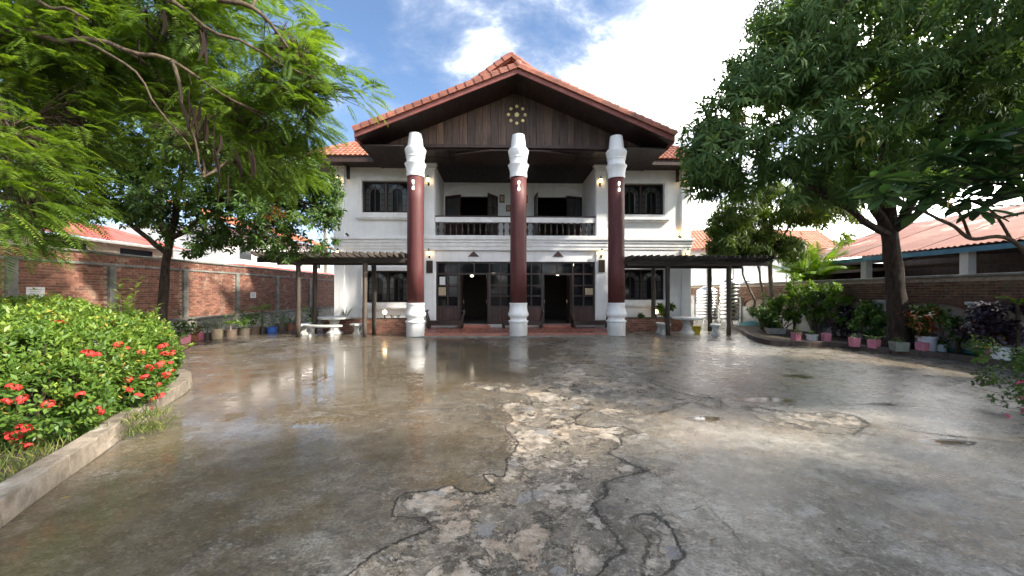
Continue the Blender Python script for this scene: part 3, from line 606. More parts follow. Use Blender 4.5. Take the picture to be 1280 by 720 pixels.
# glazed timber shop fronts with an open double door each
def shopfront(u0, u1, papers):
    k = (u1 - u0) / 94.0; V0, V1 = VF + .05, VF + .15
    X = lambda p: u0 + p * k
    zr = [bz(y) for y in (342.3, 356.8, 370, 383.5)]                   # transom, three pane rows
    f = MB(); e = .045
    f.box(u0 + .003, u0 + .08, V0, V1, zd0, zd1 - .003); f.box(u1 - .08, u1 - .003, V0, V1, zd0, zd1 - .003)
    f.box(u0 + .083, u1 - .083, V0, V1, zd1 - .075, zd1 - .003); f.box(u0 + .083, u1 - .083, V0 - .01, V1 + .01, zr[0] - .04, zr[0] + .04)
    for p in (28, 66): f.box(X(p) - .05, X(p) + .05, V0 - .012, V1 + .012, zd0, zr[0] - .043)
    for p in (28, 47, 66): f.box(X(p) - .03, X(p) + .03, V0, V1, zr[0] + .043, zd1 - .078)
    for q0, q1 in ((2.2, 26.5), (67.5, 91.8)):
        c = (X(q0) + X(q1)) / 2; f.box(c - .028, c + .028, V0, V1, zr[3] + .035, zr[0] - .043); f.box(c - .028, c + .028, V0, V1, zr[0] + .043, zd1 - .078)
        for z in zr[1:3]: f.box(X(q0) + .0, X(q1), V0 + .006, V1 - .006, z - .028, z + .028)
        f.box(X(q0), X(q1), V0 - .006, V1 + .006, zr[3] - .035, zr[3] + .035); f.box(X(q0), X(q1), V0, V1, zd0, zd0 + .08)
    o = f.build('shopfront', M['frame_wood'], house)
    for q0, q1 in ((2.2, 26.5), (67.5, 91.8)):
        n = 7
        for i in range(n):
            a, b = X(q0) + (X(q1) - X(q0)) * i / n, X(q0) + (X(q1) - X(q0)) * (i + 1) / n
            m = MB(); m.box(a + .004, b - .004, V0 + .02, V1 - .03, zd0 + .083, zr[3] - .038); m.build('board', M['panel_wood'], o)
        c = (X(q0) + X(q1)) / 2
        rows = [(zr[3] + .037, zr[2] - .03), (zr[2] + .03, zr[1] - .03), (zr[1] + .03, zr[0] - .045), (zr[0] + .045, zd1 - .08)]
        for (za, zb_) in rows:
            for a, b in ((X(q0), c - .03), (c + .03, X(q1))):
                m = MB(); m.box(a, b, V0 + .045, V0 + .055, za, zb_); m.build('pane', M['glass'], o)
    for a, b in ((28, 47), (47, 66)):
        m = MB(); m.box(X(a) + .032, X(b) - .032, V0 + .045, V0 + .055, zr[0] + .045, zd1 - .08); m.build('pane', M['glass'], o)
    for p, s in ((29.5, 1), (64.5, -1)):                               # leaves folded into the room
        m = MB(); wl_ = .56; m.box(0, .05, 0, wl_, .0, zr[0] - zd0 - .05); d = link('door', m.mesh('door', M['frame_wood']), o, (X(p) - (.05 if s < 0 else 0), V1 + .015, zd0 + .01), (0, 0, -.10 * s))
        m = MB(); m.box(.051 if s > 0 else -.02, .07 if s > 0 else -.001, wl_ - .12, wl_ - .08, .9, 1.05); m.build('handle', M['gold'], d)
    st_ = MB(); st_.box(X(27), X(67), VF - .30, VF - .004, .10, .22); st_.build('door_step', M['porch_tile'], o, bev=.01)
    for (p0, p1, y0, y1, mt) in papers:
        m = MB(); m.box(X(p0), X(p1), V0 + .036, V0 + .043, bz(y1), bz(y0)); m.build('notice', M[mt], o)
shopfront(*door_units[0], [(4, 11, 346, 356, 'paper'), (2.8, 12, 359, 369.5, 'paper_tan'), (16, 26, 345, 355.5, 'pale_pane'), (16, 26, 359, 369, 'pale_pane')])
shopfront(*door_units[1], [(82, 92, 360, 368.5, 'paper_tan')])
# triangular and upright plaques on the wall
for px in (592, 697.5):
    u, z = B(px, 317.5, VF); m = MB(); m.prism_v([(u - .25, z - .12), (u + .25, z - .12), (u, z + .13)], VF - .03, VF - .004); o = m.build('triangle_plaque', M['gable_wood'], house, bev=.006)
    m = MB(); m.prism_v([(u - .15, z - .085), (u + .15, z - .085), (u, z + .065)], VF - .042, VF - .031); m.build('plaque_relief', M['panel_wood'], o)
for px, py in ((537, 333.5), (752, 332.5)):
    u, z = B(px, py, VF - .06); m = MB(); m.box(u - .14, u + .14, VF - .10, VF - .063, z - .27, z + .27); o = m.build('carved_plaque', M['frame_wood'], house, bev=.008)
    for j in range(6):
        for i in range(3):
            if (i + j) % 4 == 3: continue
            m = MB(); uu = u - .085 + i * .085 + random.uniform(-.02, .02); zz_ = z - .21 + j * .084; m.lathe([(.024, 0), (.014, .012)], 8); o2 = link('relief', m.mesh('relief', M['old_timber']), o, (uu, VF - .1005, zz_), (R(90), 0, 0))
# dark timber eaves brackets
for px in (436, 846):
    u = bu(px); m = MB(); m.box(u - .05, u + .05, VF - .12, VF - .003, bz(226), ZS - .01); m.box(u - .045, u + .045, VF - .75, VF - .123, ZS - .16, ZS - .01); m.build('eave_bracket', M['dark_wood'], house)

# porch floor
pu0, pu1 = bu(519, -.1), bu(771, -.1)
m = MB(); m.box(pu0, pu1, -.02, VF - .065, 0.0, .088); porch = m.build('porch_floor', M['grout'], house)
nt_ = 26; tw = (pu1 - pu0) / nt_; tr_ = 9; td = (VF - .07 + .02) / tr_
m = MB(); m.box(.006, tw - .006, .006, td - .006, 0, .022); tme = m.mesh('tile', M['porch_tile'])
for i in range(nt_):
    for j in range(tr_): link('tile', tme, porch, (pu0 + i * tw, -.02 + j * td, .078 + random.uniform(0, .003)))
m = MB(); m.box(.006, tw - .006, -.03, -.002, .0, .074); rme = m.mesh('riser_tile', M['porch_tile'])
for i in range(nt_): link('riser_tile', rme, porch, (pu0 + i * tw, -.02, .004))
m = MB(); m.box(pu0 - .2, pu1 + .2, -.42, -.055, -.02, .022); m.build('porch_apron', M['wall_concrete'], house, bev=.01)

# columns
prof_base = [(.335, 0), (.335, .50), (.35, .505), (.372, .52), (.372, .56), (.345, .575), (.305, .60), (.303, .66), (.33, .70), (.375, .75), (.385, .80), (.375, .85), (.345, .92), (.325, 1.02), (.318, 1.12), (.32, 1.16), (.335, 1.165), (.335, 1.225), (.305, 1.23)]
prof_shaft = [(.305, 1.231), (.303, 2.5), (.298, 5.0), (.297, 5.86)]
prof_cap = [(.30, 5.861), (.322, 5.862), (.322, 5.98), (.312, 5.985), (.315, 6.05), (.34, 6.18), (.375, 6.28), (.392, 6.31), (.392, 6.33), (.335, 6.335), (.318, 6.36), (.318, 6.56), (.345, 6.565), (.345, 6.61), (.33, 6.615), (.345, 6.64), (.385, 6.82), (.388, 6.86), (.345, 6.87), (.34, 6.93), (.285, 6.94), (.255, 7.25), (.235, 7.40), (.23, 7.44)]
for px in (519.3, 648, 770.3):
    u = B(px, 420, 0)[0]
    o = MB().lathe(prof_shaft, 40).mesh('column', M['column_red'], True); c = link('column', o, house, (u, 0, 0)); m = MB(); m.lathe(prof_base, 40); b_ = m.build('base', M['white'], c, True); m = MB(); m.lathe(prof_cap, 40); k_ = m.build('capital', M['white'], c, True)
    for x_ in (b_, k_): x_.data.set_sharp_from_angle(angle=R(35))
    # little up-and-down lamp on the shaft
    m = MB(); m.box(-.035, .035, -.34, -.30, 5.40, 5.56); l_ = m.build('column_lamp', M['chrome'], c)
    m = MB(); m.lathe([(.035, 5.55), (.042, 5.63), (.02, 5.66)], 12, (0, -.37, 0)); m.build('bulb', M['lamp_white'], l_, True)
    m = MB(); m.lathe([(.02, 5.31), (.042, 5.33), (.035, 5.41)], 12, (0, -.37, 0)); m.build('bulb', M['lamp_white'], l_, True)

# gable front and roofs
VG = -0.6; e0 = bu(443, VG); e1 = bu(843.5, VG); cu = B(647.3, 90, VG)[0]
zE = 7.05; zA = B(647, 92, VG)[1]
roof = MB()
TH = .14; VR = 9.5
for s, ue in ((-1, e0), (1, e1)):
    roof.hexa([(ue, VG + .03, zE), (cu, VG + .03, zA), (cu, VR, zA), (ue, VR, zE), (ue, VG + .03, zE + TH), (cu, VG + .03, zA + TH), (cu, VR, zA + TH), (ue, VR, zE + TH)] if s < 0 else
              [(cu, VG + .03, zA), (ue, VG + .03, zE), (ue, VR, zE), (cu, VR, zA), (cu, VG + .03, zA + TH), (ue, VG + .03, zE + TH), (ue, VR, zE + TH), (cu, VR, zA + TH)])
groof = roof.build('porch_roof', M['soffit_wood'], house)
for ue in (e0, e1):                                                    # tile field on each slope (rows of pan tiles)
    pass
def tile_field(P0, Uv, Tv, inside, nu, nt2, tw_, tl_, name, parent, mat):
    """courses of half round tiles on a plane: P0 + Uv*s + Tv*t, joined"""
    Nv = Uv.cross(Tv).normalized(); mb = MB()
    if Nv.z < 0: Nv = -Nv
    for j in range(nt2):
        for i in range(nu):
            s0 = i * tw_; t0 = j * tl_
            if not inside(s0 + tw_ / 2, t0 + tl_ / 2): continue
            r = random.random(); vs = []
            for (tt, lift) in ((t0 - .03, .035), (t0 + tl_ + .01, .012)):
                for a in range(6):
                    x = a / 5; zz_ = math.sin(x * math.pi) * .045 if True else 0
                    vs.append(P0 + Uv * (s0 + x * tw_) + Tv * tt + Nv * (lift + zz_))
            fs = [(a, a + 1, a + 7, a + 6) for a in range(5)] + [(0, 6, 6, 0)][:0]
            fl = [P0 + Uv * (s0 + (a / 5) * tw_) + Tv * (t0 - .03) + Nv * (.0 + math.sin(a / 5 * math.pi) * .045 * .3) for a in range(6)]
            o = len(vs); vs += fl; fs += [(a + 1, a, o + a, o + a + 1) for a in range(5)]
            mb.add(vs, fs, r)
    return mb.build(name, mat, parent, kind='stuff')
for s, ue in ((-1, e0), (1, e1)):
    ln = math.hypot(cu - ue, zA - zE); Tv = Vector(((cu - ue) / ln, 0, (zA - zE) / ln)); P0 = Vector((ue, VG + .2, zE + TH))
    tile_field(P0, Vector((0, 1, 0)), Tv, lambda a, b: True, 22, 17, .2, ln / 17, 'roof_tiles', groof, M['roof_tile'])
# barge boards and verge tiles
for s, ue in ((-1, e0), (1, e1)):
    ln = math.hypot(cu - ue, zA - zE); ang = math.atan2(zA - zE, abs(cu - ue))
    m = MB(); m.prism_v([(ue, zE - .005), (cu - .001 * -s, zA - .005), (cu - .001 * -s, zA + .20), (ue, zE + .20)], VG - .03, VG + .026); m.build('barge_board', M['fascia_red'], groof, bev=.01)
    n = 19; L_ = ln / n
    pr = [(.17, -.03), (.17, .12), (.12, .20), (.03, .235), (-.05, .20), (-.10, .12), (-.10, -.03)]
    vs = [(0, p[0] * -1, p[1]) for p in pr] + [(L_ * 1.04, p[0] * -1 * .86, p[1] * .86) for p in pr]; q = len(pr)
    fs = [tuple(range(q)), tuple(range(2 * q - 1, q - 1, -1))] + [(i, (i + 1) % q, (i + 1) % q + q, i + q) for i in range(q)]
    vme = MB().add(vs, fs).mesh('verge_tile', M['ridge_tile'])
    for k in range(n):
        t = k / n; u = ue + (cu - ue) * t; z = zE + (zA - zE) * t + .205
        ob = link('verge_tile', vme, groof, (u, VG + .05, z)); rm = Matrix.Rotation(-ang, 4, 'Y') if s < 0 else Matrix.Rotation(math.pi, 4, 'Z') @ Matrix.Rotation(-ang, 4, 'Y')
        ob.rotation_euler = rm.to_euler()
        if s > 0: ob.location.y = VG - .02
m = MB(); m.lathe([(.02, -.13), (.13, -.10), (.15, 0), (.13, .08), (.06, .13)], 14); cap = link('ridge_cap', m.mesh('ridge_cap', M['ridge_tile'], True), groof, (cu, VG + .0, zA + .32), (R(90), 0, 0))
m = MB(); m.tube([(cu, VG + .1, zA + .33), (cu, VR, zA + .33)], .13, 10); m.build('ridge', M['ridge_tile'], groof)
# gable boards
VGB = 0.72; zG0 = 7.36
def z_under(u): return zE + (zA - zE) * (1 - abs(u - cu) / (abs(e0 - cu) if u < cu else abs(e1 - cu)))
bw = .30; u = e0 + .25
m = MB(); m.box(e0 + .15, e1 - .15, VGB + .05, VGB + .09, zG0 - .02, zG0 + .1)
while u < e1 - .25:
    za, zb_ = z_under(u), z_under(u + bw - .012)
    if max(za, zb_) > zG0 + .02:
        q = MB(); o_ = random.uniform(0, .012); q.prism_v([(u, zG0), (u + bw - .012, zG0), (u + bw - .012, max(zb_, zG0 + .001)), (u, max(za, zG0 + .001))], VGB + o_, VGB + .045); q.build('gable_board', M['gable_wood'], groof)
    u += bw
m = MB(); m.box(e0 + .9, e1 - .9, VGB - .05, VGB + .06, zG0 - .12, zG0 - .003); m.build('gable_beam', M['dark_wood'], groof)
# gold discs
gc = B(646, 143.5, VGB); rr = B(656.5, 143.5, VGB)[0] - gc[0]
dme = MB().lathe([(.066, 0), (.06, .02), (.02, .032)], 16).mesh('gold_disc', M['gold'], True)
for k in range(8):
    a = k * math.pi / 4; link('gold_disc', dme, groof, (gc[0] + rr * math.cos(a), VGB - .002, gc[1] + rr * math.sin(a)), (R(90), 0, 0))
link('gold_disc', dme, groof, (gc[0], VGB - .002, gc[1]), (R(90), 0, 0), (1.45, 1.45, 1))
# porch ceiling (planks) over porch and balcony, stepping up to the coffer
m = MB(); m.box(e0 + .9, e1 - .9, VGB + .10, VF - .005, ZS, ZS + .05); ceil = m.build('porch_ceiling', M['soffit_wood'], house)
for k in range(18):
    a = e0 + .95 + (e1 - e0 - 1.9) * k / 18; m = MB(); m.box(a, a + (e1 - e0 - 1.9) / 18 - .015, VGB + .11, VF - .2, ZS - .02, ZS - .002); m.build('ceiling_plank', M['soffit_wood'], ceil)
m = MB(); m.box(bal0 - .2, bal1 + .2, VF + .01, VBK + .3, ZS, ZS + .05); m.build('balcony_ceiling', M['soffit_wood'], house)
cc_ = [(cu + 2.2 * math.cos(a) * 1.2, 1.45 + .85 * math.sin(a)) for a in [math.pi / 8 + k * math.pi / 4 for k in range(8)]]
m = MB(); m.prism_z(cc_, ZS - .10, ZS - .022); m.build('ceiling_panel', M['dark_wood'], ceil, bev=.02)
# flat eaves under the porch roof sides
for ue, s in ((e0, 1), (e1, -1)):
    a, b = sorted((ue + .02 * s, ue + 1.6 * s)); m = MB(); m.box(a, b, VG + .45, VF - .2, zE - .10, zE - .06); m.build('eave_board', M['soffit_wood'], groof)
    a, b = sorted((ue - .0 * s, ue + .05 * s)); m = MB(); m.box(a - .01, b, VG + .05, VF + 3, zE - .055, zE + .13); m.build('eave_fascia', M['fascia_red'], groof)
# upper roof tier peeping over the ridge
VT = 1.2; pk = B(639.5, 69, VT); sl = .74; hw_ = 4.2
m = MB()
for s in (-1, 1):
    a = [(pk[0], VT, pk[1] - .16), (pk[0] + s * hw_, VT, pk[1] - .16 - sl * hw_), (pk[0] + s * hw_, 10, pk[1] - .16 - sl * hw_), (pk[0], 10, pk[1] - .16)]
    if s < 0: a = [a[1], a[0], a[3], a[2]]
    m.hexa(a + [(x, y, z + .1) for x, y, z in a])
up = m.build('upper_roof', M['roof_tile'], house)
m = MB(); m.prism_v([(pk[0] - hw_ + .3, pk[1] - .2 - sl * (hw_ - .3)), (pk[0] + hw_ - .3, pk[1] - .2 - sl * (hw_ - .3)), (pk[0], pk[1] - .25)], VT + .5, VT + .55); m.build('gable_panel', M['dark_wood'], up)
for s in (-1, 1):
    ang = math.atan(sl); n = 14; L_ = hw_ / math.cos(ang) / n
    vs = [(0, -p[0], p[1]) for p in pr] + [(L_ * 1.04, -p[0] * .86, p[1] * .86) for p in pr]
    vme = MB().add(vs, fs).mesh('verge_tile', M['ridge_tile'])
    for k in range(n):
        t = 1 - (k + 1) / n; u = pk[0] + s * hw_ * (1 - k / n); z = pk[1] - sl * hw_ * (1 - k / n) - .09
        ob = link('verge_tile', vme, up, (u, VT + (.0 if s < 0 else -.02), z))
        ob.rotation_euler = (Matrix.Rotation(-ang, 4, 'Y') if s < 0 else Matrix.Rotation(math.pi, 4, 'Z') @ Matrix.Rotation(-ang, 4, 'Y')).to_euler()
m = MB(); m.tube([(pk[0], VT - .05, pk[1] - .03), (pk[0], 10, pk[1] - .03)], .13, 10); m.build('ridge', M['ridge_tile'], up)
# main hip roof with tiled front slope
OV = 1.0; h0, h1 = ul - OV, ur + OV; w0, w1 = VF - OV, VB + OV; zW = 7.16; SLP = .68; half = (w1 - w0) / 2
half = min(half, (h1 - h0) / 2 - .2); zR = zW + SLP * half
A_ = [(h0, w0, zW), (h1, w0, zW), (h1, w1, zW), (h0, w1, zW), (h0 + half, w0 + half, zR), (h1 - half, w0 + half, zR)]
m = MB(); m.add(A_, [(0, 1, 5, 4), (1, 2, 5), (2, 3, 4, 5), (3, 0, 4)]); mroof = m.build('main_roof', M['roof_tile'], house)
Tn = Vector((0, 1, SLP)).normalized(); lt = half * math.hypot(1, SLP)
def ins_f(a, b):
    t = b / math.hypot(1, SLP); u = h0 + a
    return h0 + t < u < h1 - t and (u < e0 + 1.2 or u > e1 - 1.2)
tile_field(Vector((h0, w0 - .04, zW + .02)), Vector((1, 0, 0)), Tn, ins_f, int((h1 - h0) / .2), 26, .2, .31, 'roof_tiles', mroof, M['roof_tile'])
for c0, c1 in ((A_[0], A_[4]), (A_[1], A_[5])):
    c0, c1 = Vector(c0), Vector(c1); n = 26; d = (c1 - c0)
    cme = MB().tube([(0, 0, 0), (0, 0, d.length / n * 1.08)], [.105, .085], 9).mesh('hip_tile', M['ridge_tile'])
    q = d.to_track_quat('Z', 'Y').to_euler()
    for k in range(n): link('hip_tile', cme, mroof, c0 + d * (k / n) + Vector((0, 0, .06)), q)
for a, b in ((h0, e0 - .05), (e1 + .05, h1)):
    m = MB(); m.box(a, b, w0 - .03, w0 + .02, zW - .22, zW + .03); m.build('fascia', M['dark_wood'], mroof)
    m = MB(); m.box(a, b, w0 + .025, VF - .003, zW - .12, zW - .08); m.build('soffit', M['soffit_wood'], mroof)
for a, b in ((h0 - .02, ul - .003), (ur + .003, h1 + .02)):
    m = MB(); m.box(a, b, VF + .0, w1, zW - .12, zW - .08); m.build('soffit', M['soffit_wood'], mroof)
for a in (h0 - .03, h1):
    m = MB(); m.box(a, a + .03, w0 + .025, w1, zW - .22, zW + .03); m.build('fascia', M['dark_wood'], mroof)

# brick planters against the wings
def bricks(mb, o, ax, nrm, length, z0, z1, bl=.215, bh=.062, joint=.012, depth=.09, jit=.006, skip=None, out=None):
    ax = Vector(ax); nrm = Vector(nrm); o = Vector(o); row = 0; z = z0
    while z + bh <= z1 + .001:
        s = -bl * (.5 if row % 2 else 0)
        while s < length:
            a, b = max(s, 0), min(s + bl - joint, length)
            if b - a > .03 and not (skip and skip(a, b, z)):
                j = random.uniform(-jit, jit); c = [o + ax * a, o + ax * b]
                p0 = c[0] + nrm * j; p1 = c[1] + nrm * (j + random.uniform(-jit, jit) * .5); q1 = c[1] - nrm * depth; q0 = c[0] - nrm * depth
                e_ = random.uniform(-.002, .002); zz0 = Vector((0, 0, z + e_)); zz1 = Vector((0, 0, z + bh + e_))
                cs = [p0 + zz0, p1 + zz0, q1 + zz0, q0 + zz0, p0 + zz1, p1 + zz1, q1 + zz1, q0 + zz1]
                if out is not None and out(a, b, z, cs): pass
                else: mb.hexa(cs)
            s += bl
        z += bh + joint; row += 1
def planter(px0, px1, label):
    a, b = bu(px0, 1.5), bu(px1, 1.5); v0, v1 = 1.45, VF - .11
    root = empty('brick_planter', W(a, v0), ALPHA, label, 'planter', 'brick planters below the lower windows'); L_ = b - a; dp = v1 - v0
    m = MB(); m.box(.02, L_ - .02, .015, dp, 0, .50); m.build('core', M['mortar'], root)
    m = MB(); bricks(m, (0, 0, 0), (1, 0, 0), (0, -1, 0), L_, .01, .54, depth=.012); bricks(m, (0, dp, 0), (0, -1, 0), (-1, 0, 0), dp, .01, .54, depth=.012); bricks(m, (L_, 0, 0), (0, 1, 0), (1, 0, 0), dp, .01, .54, depth=.012)
    m.build('brick_courses', M['brick_rows'], root, kind='stuff')
    m = MB(); m.box(.1, L_ - .1, .1, dp - .05, .501, .53); m.build('soil', M['soil'], root)
    return root
planter(404, 512, 'low red brick planter under the window between the stone table and red column')
planter(781, 866, 'low red brick planter at the house corner by the water tanks')

# porch benches: long seat between scrolled ends
def bench(px0, px1, label):
    a, b = bu(px0, 2.1), bu(px1, 2.1); L_ = b - a; root = empty('porch_bench', W(a, 1.75, .10), ALPHA, label, 'bench', 'dark timber benches on the porch')
    m = MB(); m.box(.04, L_ - .04, 0, .48, .27, .33); m.build('seat', M['frame_wood'], root, bev=.012)
    m = MB(); m.box(.05, L_ - .05, .012, .05, .14, .267); m.build('apron', M['frame_wood'], root)
    for s, x in ((1, 0.0), (-1, L_)):
        pts = [(.08, .0), (.05, .16), (.07, .36), (.02, .54), (-.03, .68), (.0, .76), (.05, .74)]
        m = MB()
        for v in (.03, .43): m.tube([(x + s * p, v, max(z, .03)) for p, z in pts], [.042, .04, .038, .036, .034, .032, .028], 8)
        for z, p in ((.40, .065), (.54, .02), (.66, -.02)): m.tube([(x + s * p, .03, z), (x + s * p, .43, z)], .022, 6)
        m.build('scroll_arm', M['frame_wood'], root, True)
    for x in (.12, L_ - .12):
        for v in (.06, .40): m = MB(); m.box(x - .03, x + .03, v - .03, v + .03, 0.0, .268); m.build('leg', M['frame_wood'], root)
bench(534, 580, 'dark scroll armed bench by the notices left of a doorway')
bench(627, 678, 'dark scroll armed bench behind the middle column between the doorways')
bench(714, 761, 'dark scroll armed bench under the tan notice')

# wall lanterns
def lantern(u, v, z, label):
    root = empty('wall_lantern', W(u, v, z), ALPHA, label, 'lantern', 'lit lanterns on the white facade')
    m = MB(); m.box(-.04, .04, -.02, -.003, -.16, .06); m.build('back_plate', M['black_iron'], root)
    m = MB(); m.tube([(0, -.02, -.10), (0, -.10, -.14), (0, -.16, -.10)], .012, 6); m.tube([(0, -.16, -.10), (0, -.16, -.05)], .02, 6); m.build('bracket', M['black_iron'], root)
    m = MB(); m.lathe([(.045, -.05), (.075, .10), (.07, .11)], 8, (0, -.16, 0)); m.build('glass_shade', M['lamp_glass'], root)
    m = MB(); m.lathe([(.095, .112), (.05, .17), (.02, .19), (.025, .21), (.008, .25)], 8, (0, -.16, 0)); m.lathe([(.055, -.075), (.05, -.052)], 8, (0, -.16, 0)); m.build('cap', M['black_iron'], root)
for px, py, v, lab in ((422.5, 225, VF - .10, 'lit lantern high on the corner pilaster beside the feathery tree'), (535, 226, VF - .14, 'lit lantern high on the pilaster left of the balcony'),
                       (751, 227, VF - .14, 'lit lantern high on the pilaster right of the balcony'), (857.5, 228, VF - .10, 'lit lantern high on the corner pilaster beside the mango tree'),
                       (422, 317, VF - .08, 'lit lantern above the pergola over the white stone table'), (536, 317.5, VF - .06, 'lit lantern above the carved plaque left of the doors'),
                       (752.5, 317, VF - .06, 'lit lantern above the carved plaque right of the doors'), (860, 317, VF - .08, 'lit lantern above the dark pergola by the water tanks')):
    u, z = B(px, py, v - .16); lantern(u, v, z, lab)
def spot(px, py, lit, label):
    u, z = B(px, py, VF - .12); root = empty('spotlight', W(u, VF - .08, zc[4] + .003), ALPHA, label, 'spotlight', 'small spotlights on the cornice')
    m = MB(); m.tube([(0, 0, 0), (0, 0, .07)], .014, 6); m.build('stem', M['black_iron'], root)
    m = MB(); m.tube([(.05, -.02, .05), (-.03, .0, .12), (-.06, .01, .145)], [.032, .04, .045], 8); m.build('housing', M['black_iron'], root)
    if lit: m = MB(); m.tube([(-.061, .0102, .146), (-.068, .013, .151)], .038, 8); m.build('lens', M['lamp_glass'], root)
    return root
spot(434, 293, False, 'small black spotlight on the ledge near the feathery tree')
sp_ = spot(850, 292, True, 'small lit spotlight on the sunlit ledge near the mango tree')
pl = bpy.data.lights.new('spot_bulb', 'POINT'); pl.energy = 1.2; pl.color = (1, .62, .25); pl.shadow_soft_size = .03
plo = bpy.data.objects.new('spot_bulb', pl); COL.objects.link(plo); plo.parent = sp_; plo.location = (-.16, .0, .22)

# ------------------------------------------------------------------ pergolas
def pergola(u0, u1, posts, ztop, label, npx, v0=-.15, v1=1.35):
    root = empty('pergola', W((u0 + u1) / 2, (v0 + v1) / 2), ALPHA, label, 'pergola', 'timber pergolas either side of the porch')
    ox, oy = (u0 + u1) / 2, (v0 + v1) / 2
    for (u, v) in posts:
        r_ = .085; x, y = u - ox, v - oy; m = MB()
        pts = [(x + random.uniform(-.012, .012), y + random.uniform(-.012, .012), z) for z in np.linspace(0.0, ztop - .30, 7)]
        m.tube(pts, [r_ * random.uniform(.92, 1.08) for _ in pts], 9); m.build('post', M['old_timber'], root, True)
    for v in (v0, v1):
        m = MB(); m.box(u0 - ox, u1 - ox, v - oy - .05, v - oy + .05, ztop - .29, ztop - .10); m.build('beam', M['old_beam'], root, bev=.008)
    m = MB(); L_ = v1 - v0 + .9
    vs = []
    for x in (-.028, .028): vs += [(x, -L_ / 2, .07), (x, -L_ / 2, .14), (x, -L_ / 2 + .26, 0), (x, L_ / 2 - .2, 0), (x, L_ / 2, .07), (x, L_ / 2, .17), (x, -L_ / 2 + .02, .17)]
    fs = [tuple(range(6, -1, -1)), tuple(range(7, 14))]
    order = [0, 2, 3, 4, 5, 6, 1]
    a = [vs[i] for i in order] + [vs[i + 7] for i in order]
    fs = [tuple(range(7)), tuple(range(13, 6, -1))] + [(i + 1 if i < 6 else 0, i, i + 7, i + 8 if i < 6 else 7) for i in range(7)]
    m.add(a, fs); rme = m.mesh('rafter', M['old_rafter'])
    for k in range(npx):
        u = u0 + .06 + (u1 - u0 - .12) * k / (npx - 1)
        link('rafter', rme, root, (u - ox, random.uniform(-.03, .03), ztop - .097), (random.uniform(-.01, .01), random.uniform(-.10, .02), random.uniform(-.03, .03)))
    return root
v0l, v1l = -.15, 1.1
pl_posts = [(B(373, 420, v0l)[0], v0l), (B(393.5, 416, v1l)[0], v1l), (B(456, 420, v0l)[0], v0l), (B(467.5, 416, v1l)[0], v1l)]
pergola(B(322, 360, v0l)[0], B(507, 360, v0l)[0], pl_posts, bz(319, v0l), 'weathered timber pergola over the white stone table', 23, v0l, v1l)
v0r, v1r = -.05, 1.55
pr_posts = [(B(834.5, 420, v0r)[0], v0r), (B(816.5, 416, v1r)[0], v1r), (B(911, 420, v0r)[0], v0r), (B(887, 416, v1r)[0], v1r)]
pergola(B(784, 360, v0r)[0], B(960, 360, v0r)[0], pr_posts, bz(322, v0r), 'dark timber pergola beside the water tanks', 22, v0r, v1r)

# ------------------------------------------------------------------ stone tables and benches
def stone_table(x, y, R_, z, label):
    root = empty('stone_table', (x, y, 0), 0, label, 'table', 'round stone tables')
    m = MB(); m.lathe([(R_ - .03, z - .085), (R_, z - .07), (R_, z - .015), (R_ - .02, z)], 40); m.build('table_top', M['terrazzo'], root)
    m = MB(); m.lathe([(.30, 0), (.30, .05), (.26, .08), (.19, .16), (.155, .30), (.165, z - .25), (.22, z - .14), (.27, z - .088)], 16); m.build('pedestal', M['terrazzo'], root, True).data.set_sharp_from_angle(angle=R(30))
def stone_bench(x, y, Rm, a0, a1, z, label, wd=.30):
    """curved slab following a circle of radius Rm round (x, y)"""
    root = empty('stone_bench', (x + Rm * math.cos((a0 + a1) / 2), y + Rm * math.sin((a0 + a1) / 2), 0), 0, label, 'bench', 'curved stone benches')
    ox, oy = root.location.x, root.location.y
    ts = np.linspace(a0, a1, 14); poly = [(x + (Rm - wd / 2) * math.cos(t) - ox, y + (Rm - wd / 2) * math.sin(t) - oy) for t in ts] + [(x + (Rm + wd / 2) * math.cos(t) - ox, y + (Rm + wd / 2) * math.sin(t) - oy) for t in ts[::-1]]
    m = MB(); m.prism_z(poly[::-1], z - .075, z); m.build('seat', M['terrazzo'], root, bev=.015)
    for f in (.22, .78):
        t = a0 + (a1 - a0) * f; cx_, cy_ = x + Rm * math.cos(t) - ox, y + Rm * math.sin(t) - oy
        m = MB(); pr2 = [(-.15, 0), (.15, 0), (.14, .06), (.085, .12), (.075, .22), (.13, z - .078), (-.13, z - .078), (-.075, .22), (-.085, .12), (-.14, .06)]
        m.prism_v(pr2, -.05, .05); link('leg', m.mesh('leg', M['terrazzo']), root, (cx_, cy_, 0), (0, 0, t))
tl = S(418, 396, 15.1); stone_table(tl.x, tl.y, .60, tl.z, 'round white stone table under the weathered pergola')
stone_bench(tl.x, tl.y, 1.05, R(-128), R(-52), .42, 'pale curved stone bench in front of the table under the weathered pergola')
stone_bench(tl.x, tl.y, 1.05, R(-30), R(28), .42, 'short curved stone bench between the table and the red brick planter')
stone_bench(tl.x, tl.y, 1.05, R(160), R(222), .42, 'curved stone bench on the brick wall side of the pergola table')
tr2 = S(859, 396.5, 15.0); stone_table(tr2.x, tr2.y, .56, tr2.z, 'round grey stone table under the dark pergola by the tanks')
stone_bench(tr2.x, tr2.y, 1.0, R(150), R(205), .42, 'grey curved stone bench on the house side of the dark pergola')
stone_bench(tr2.x, tr2.y, 1.0, R(-48), R(-12), .42, 'short grey stone bench between the table and the water tanks', .34)
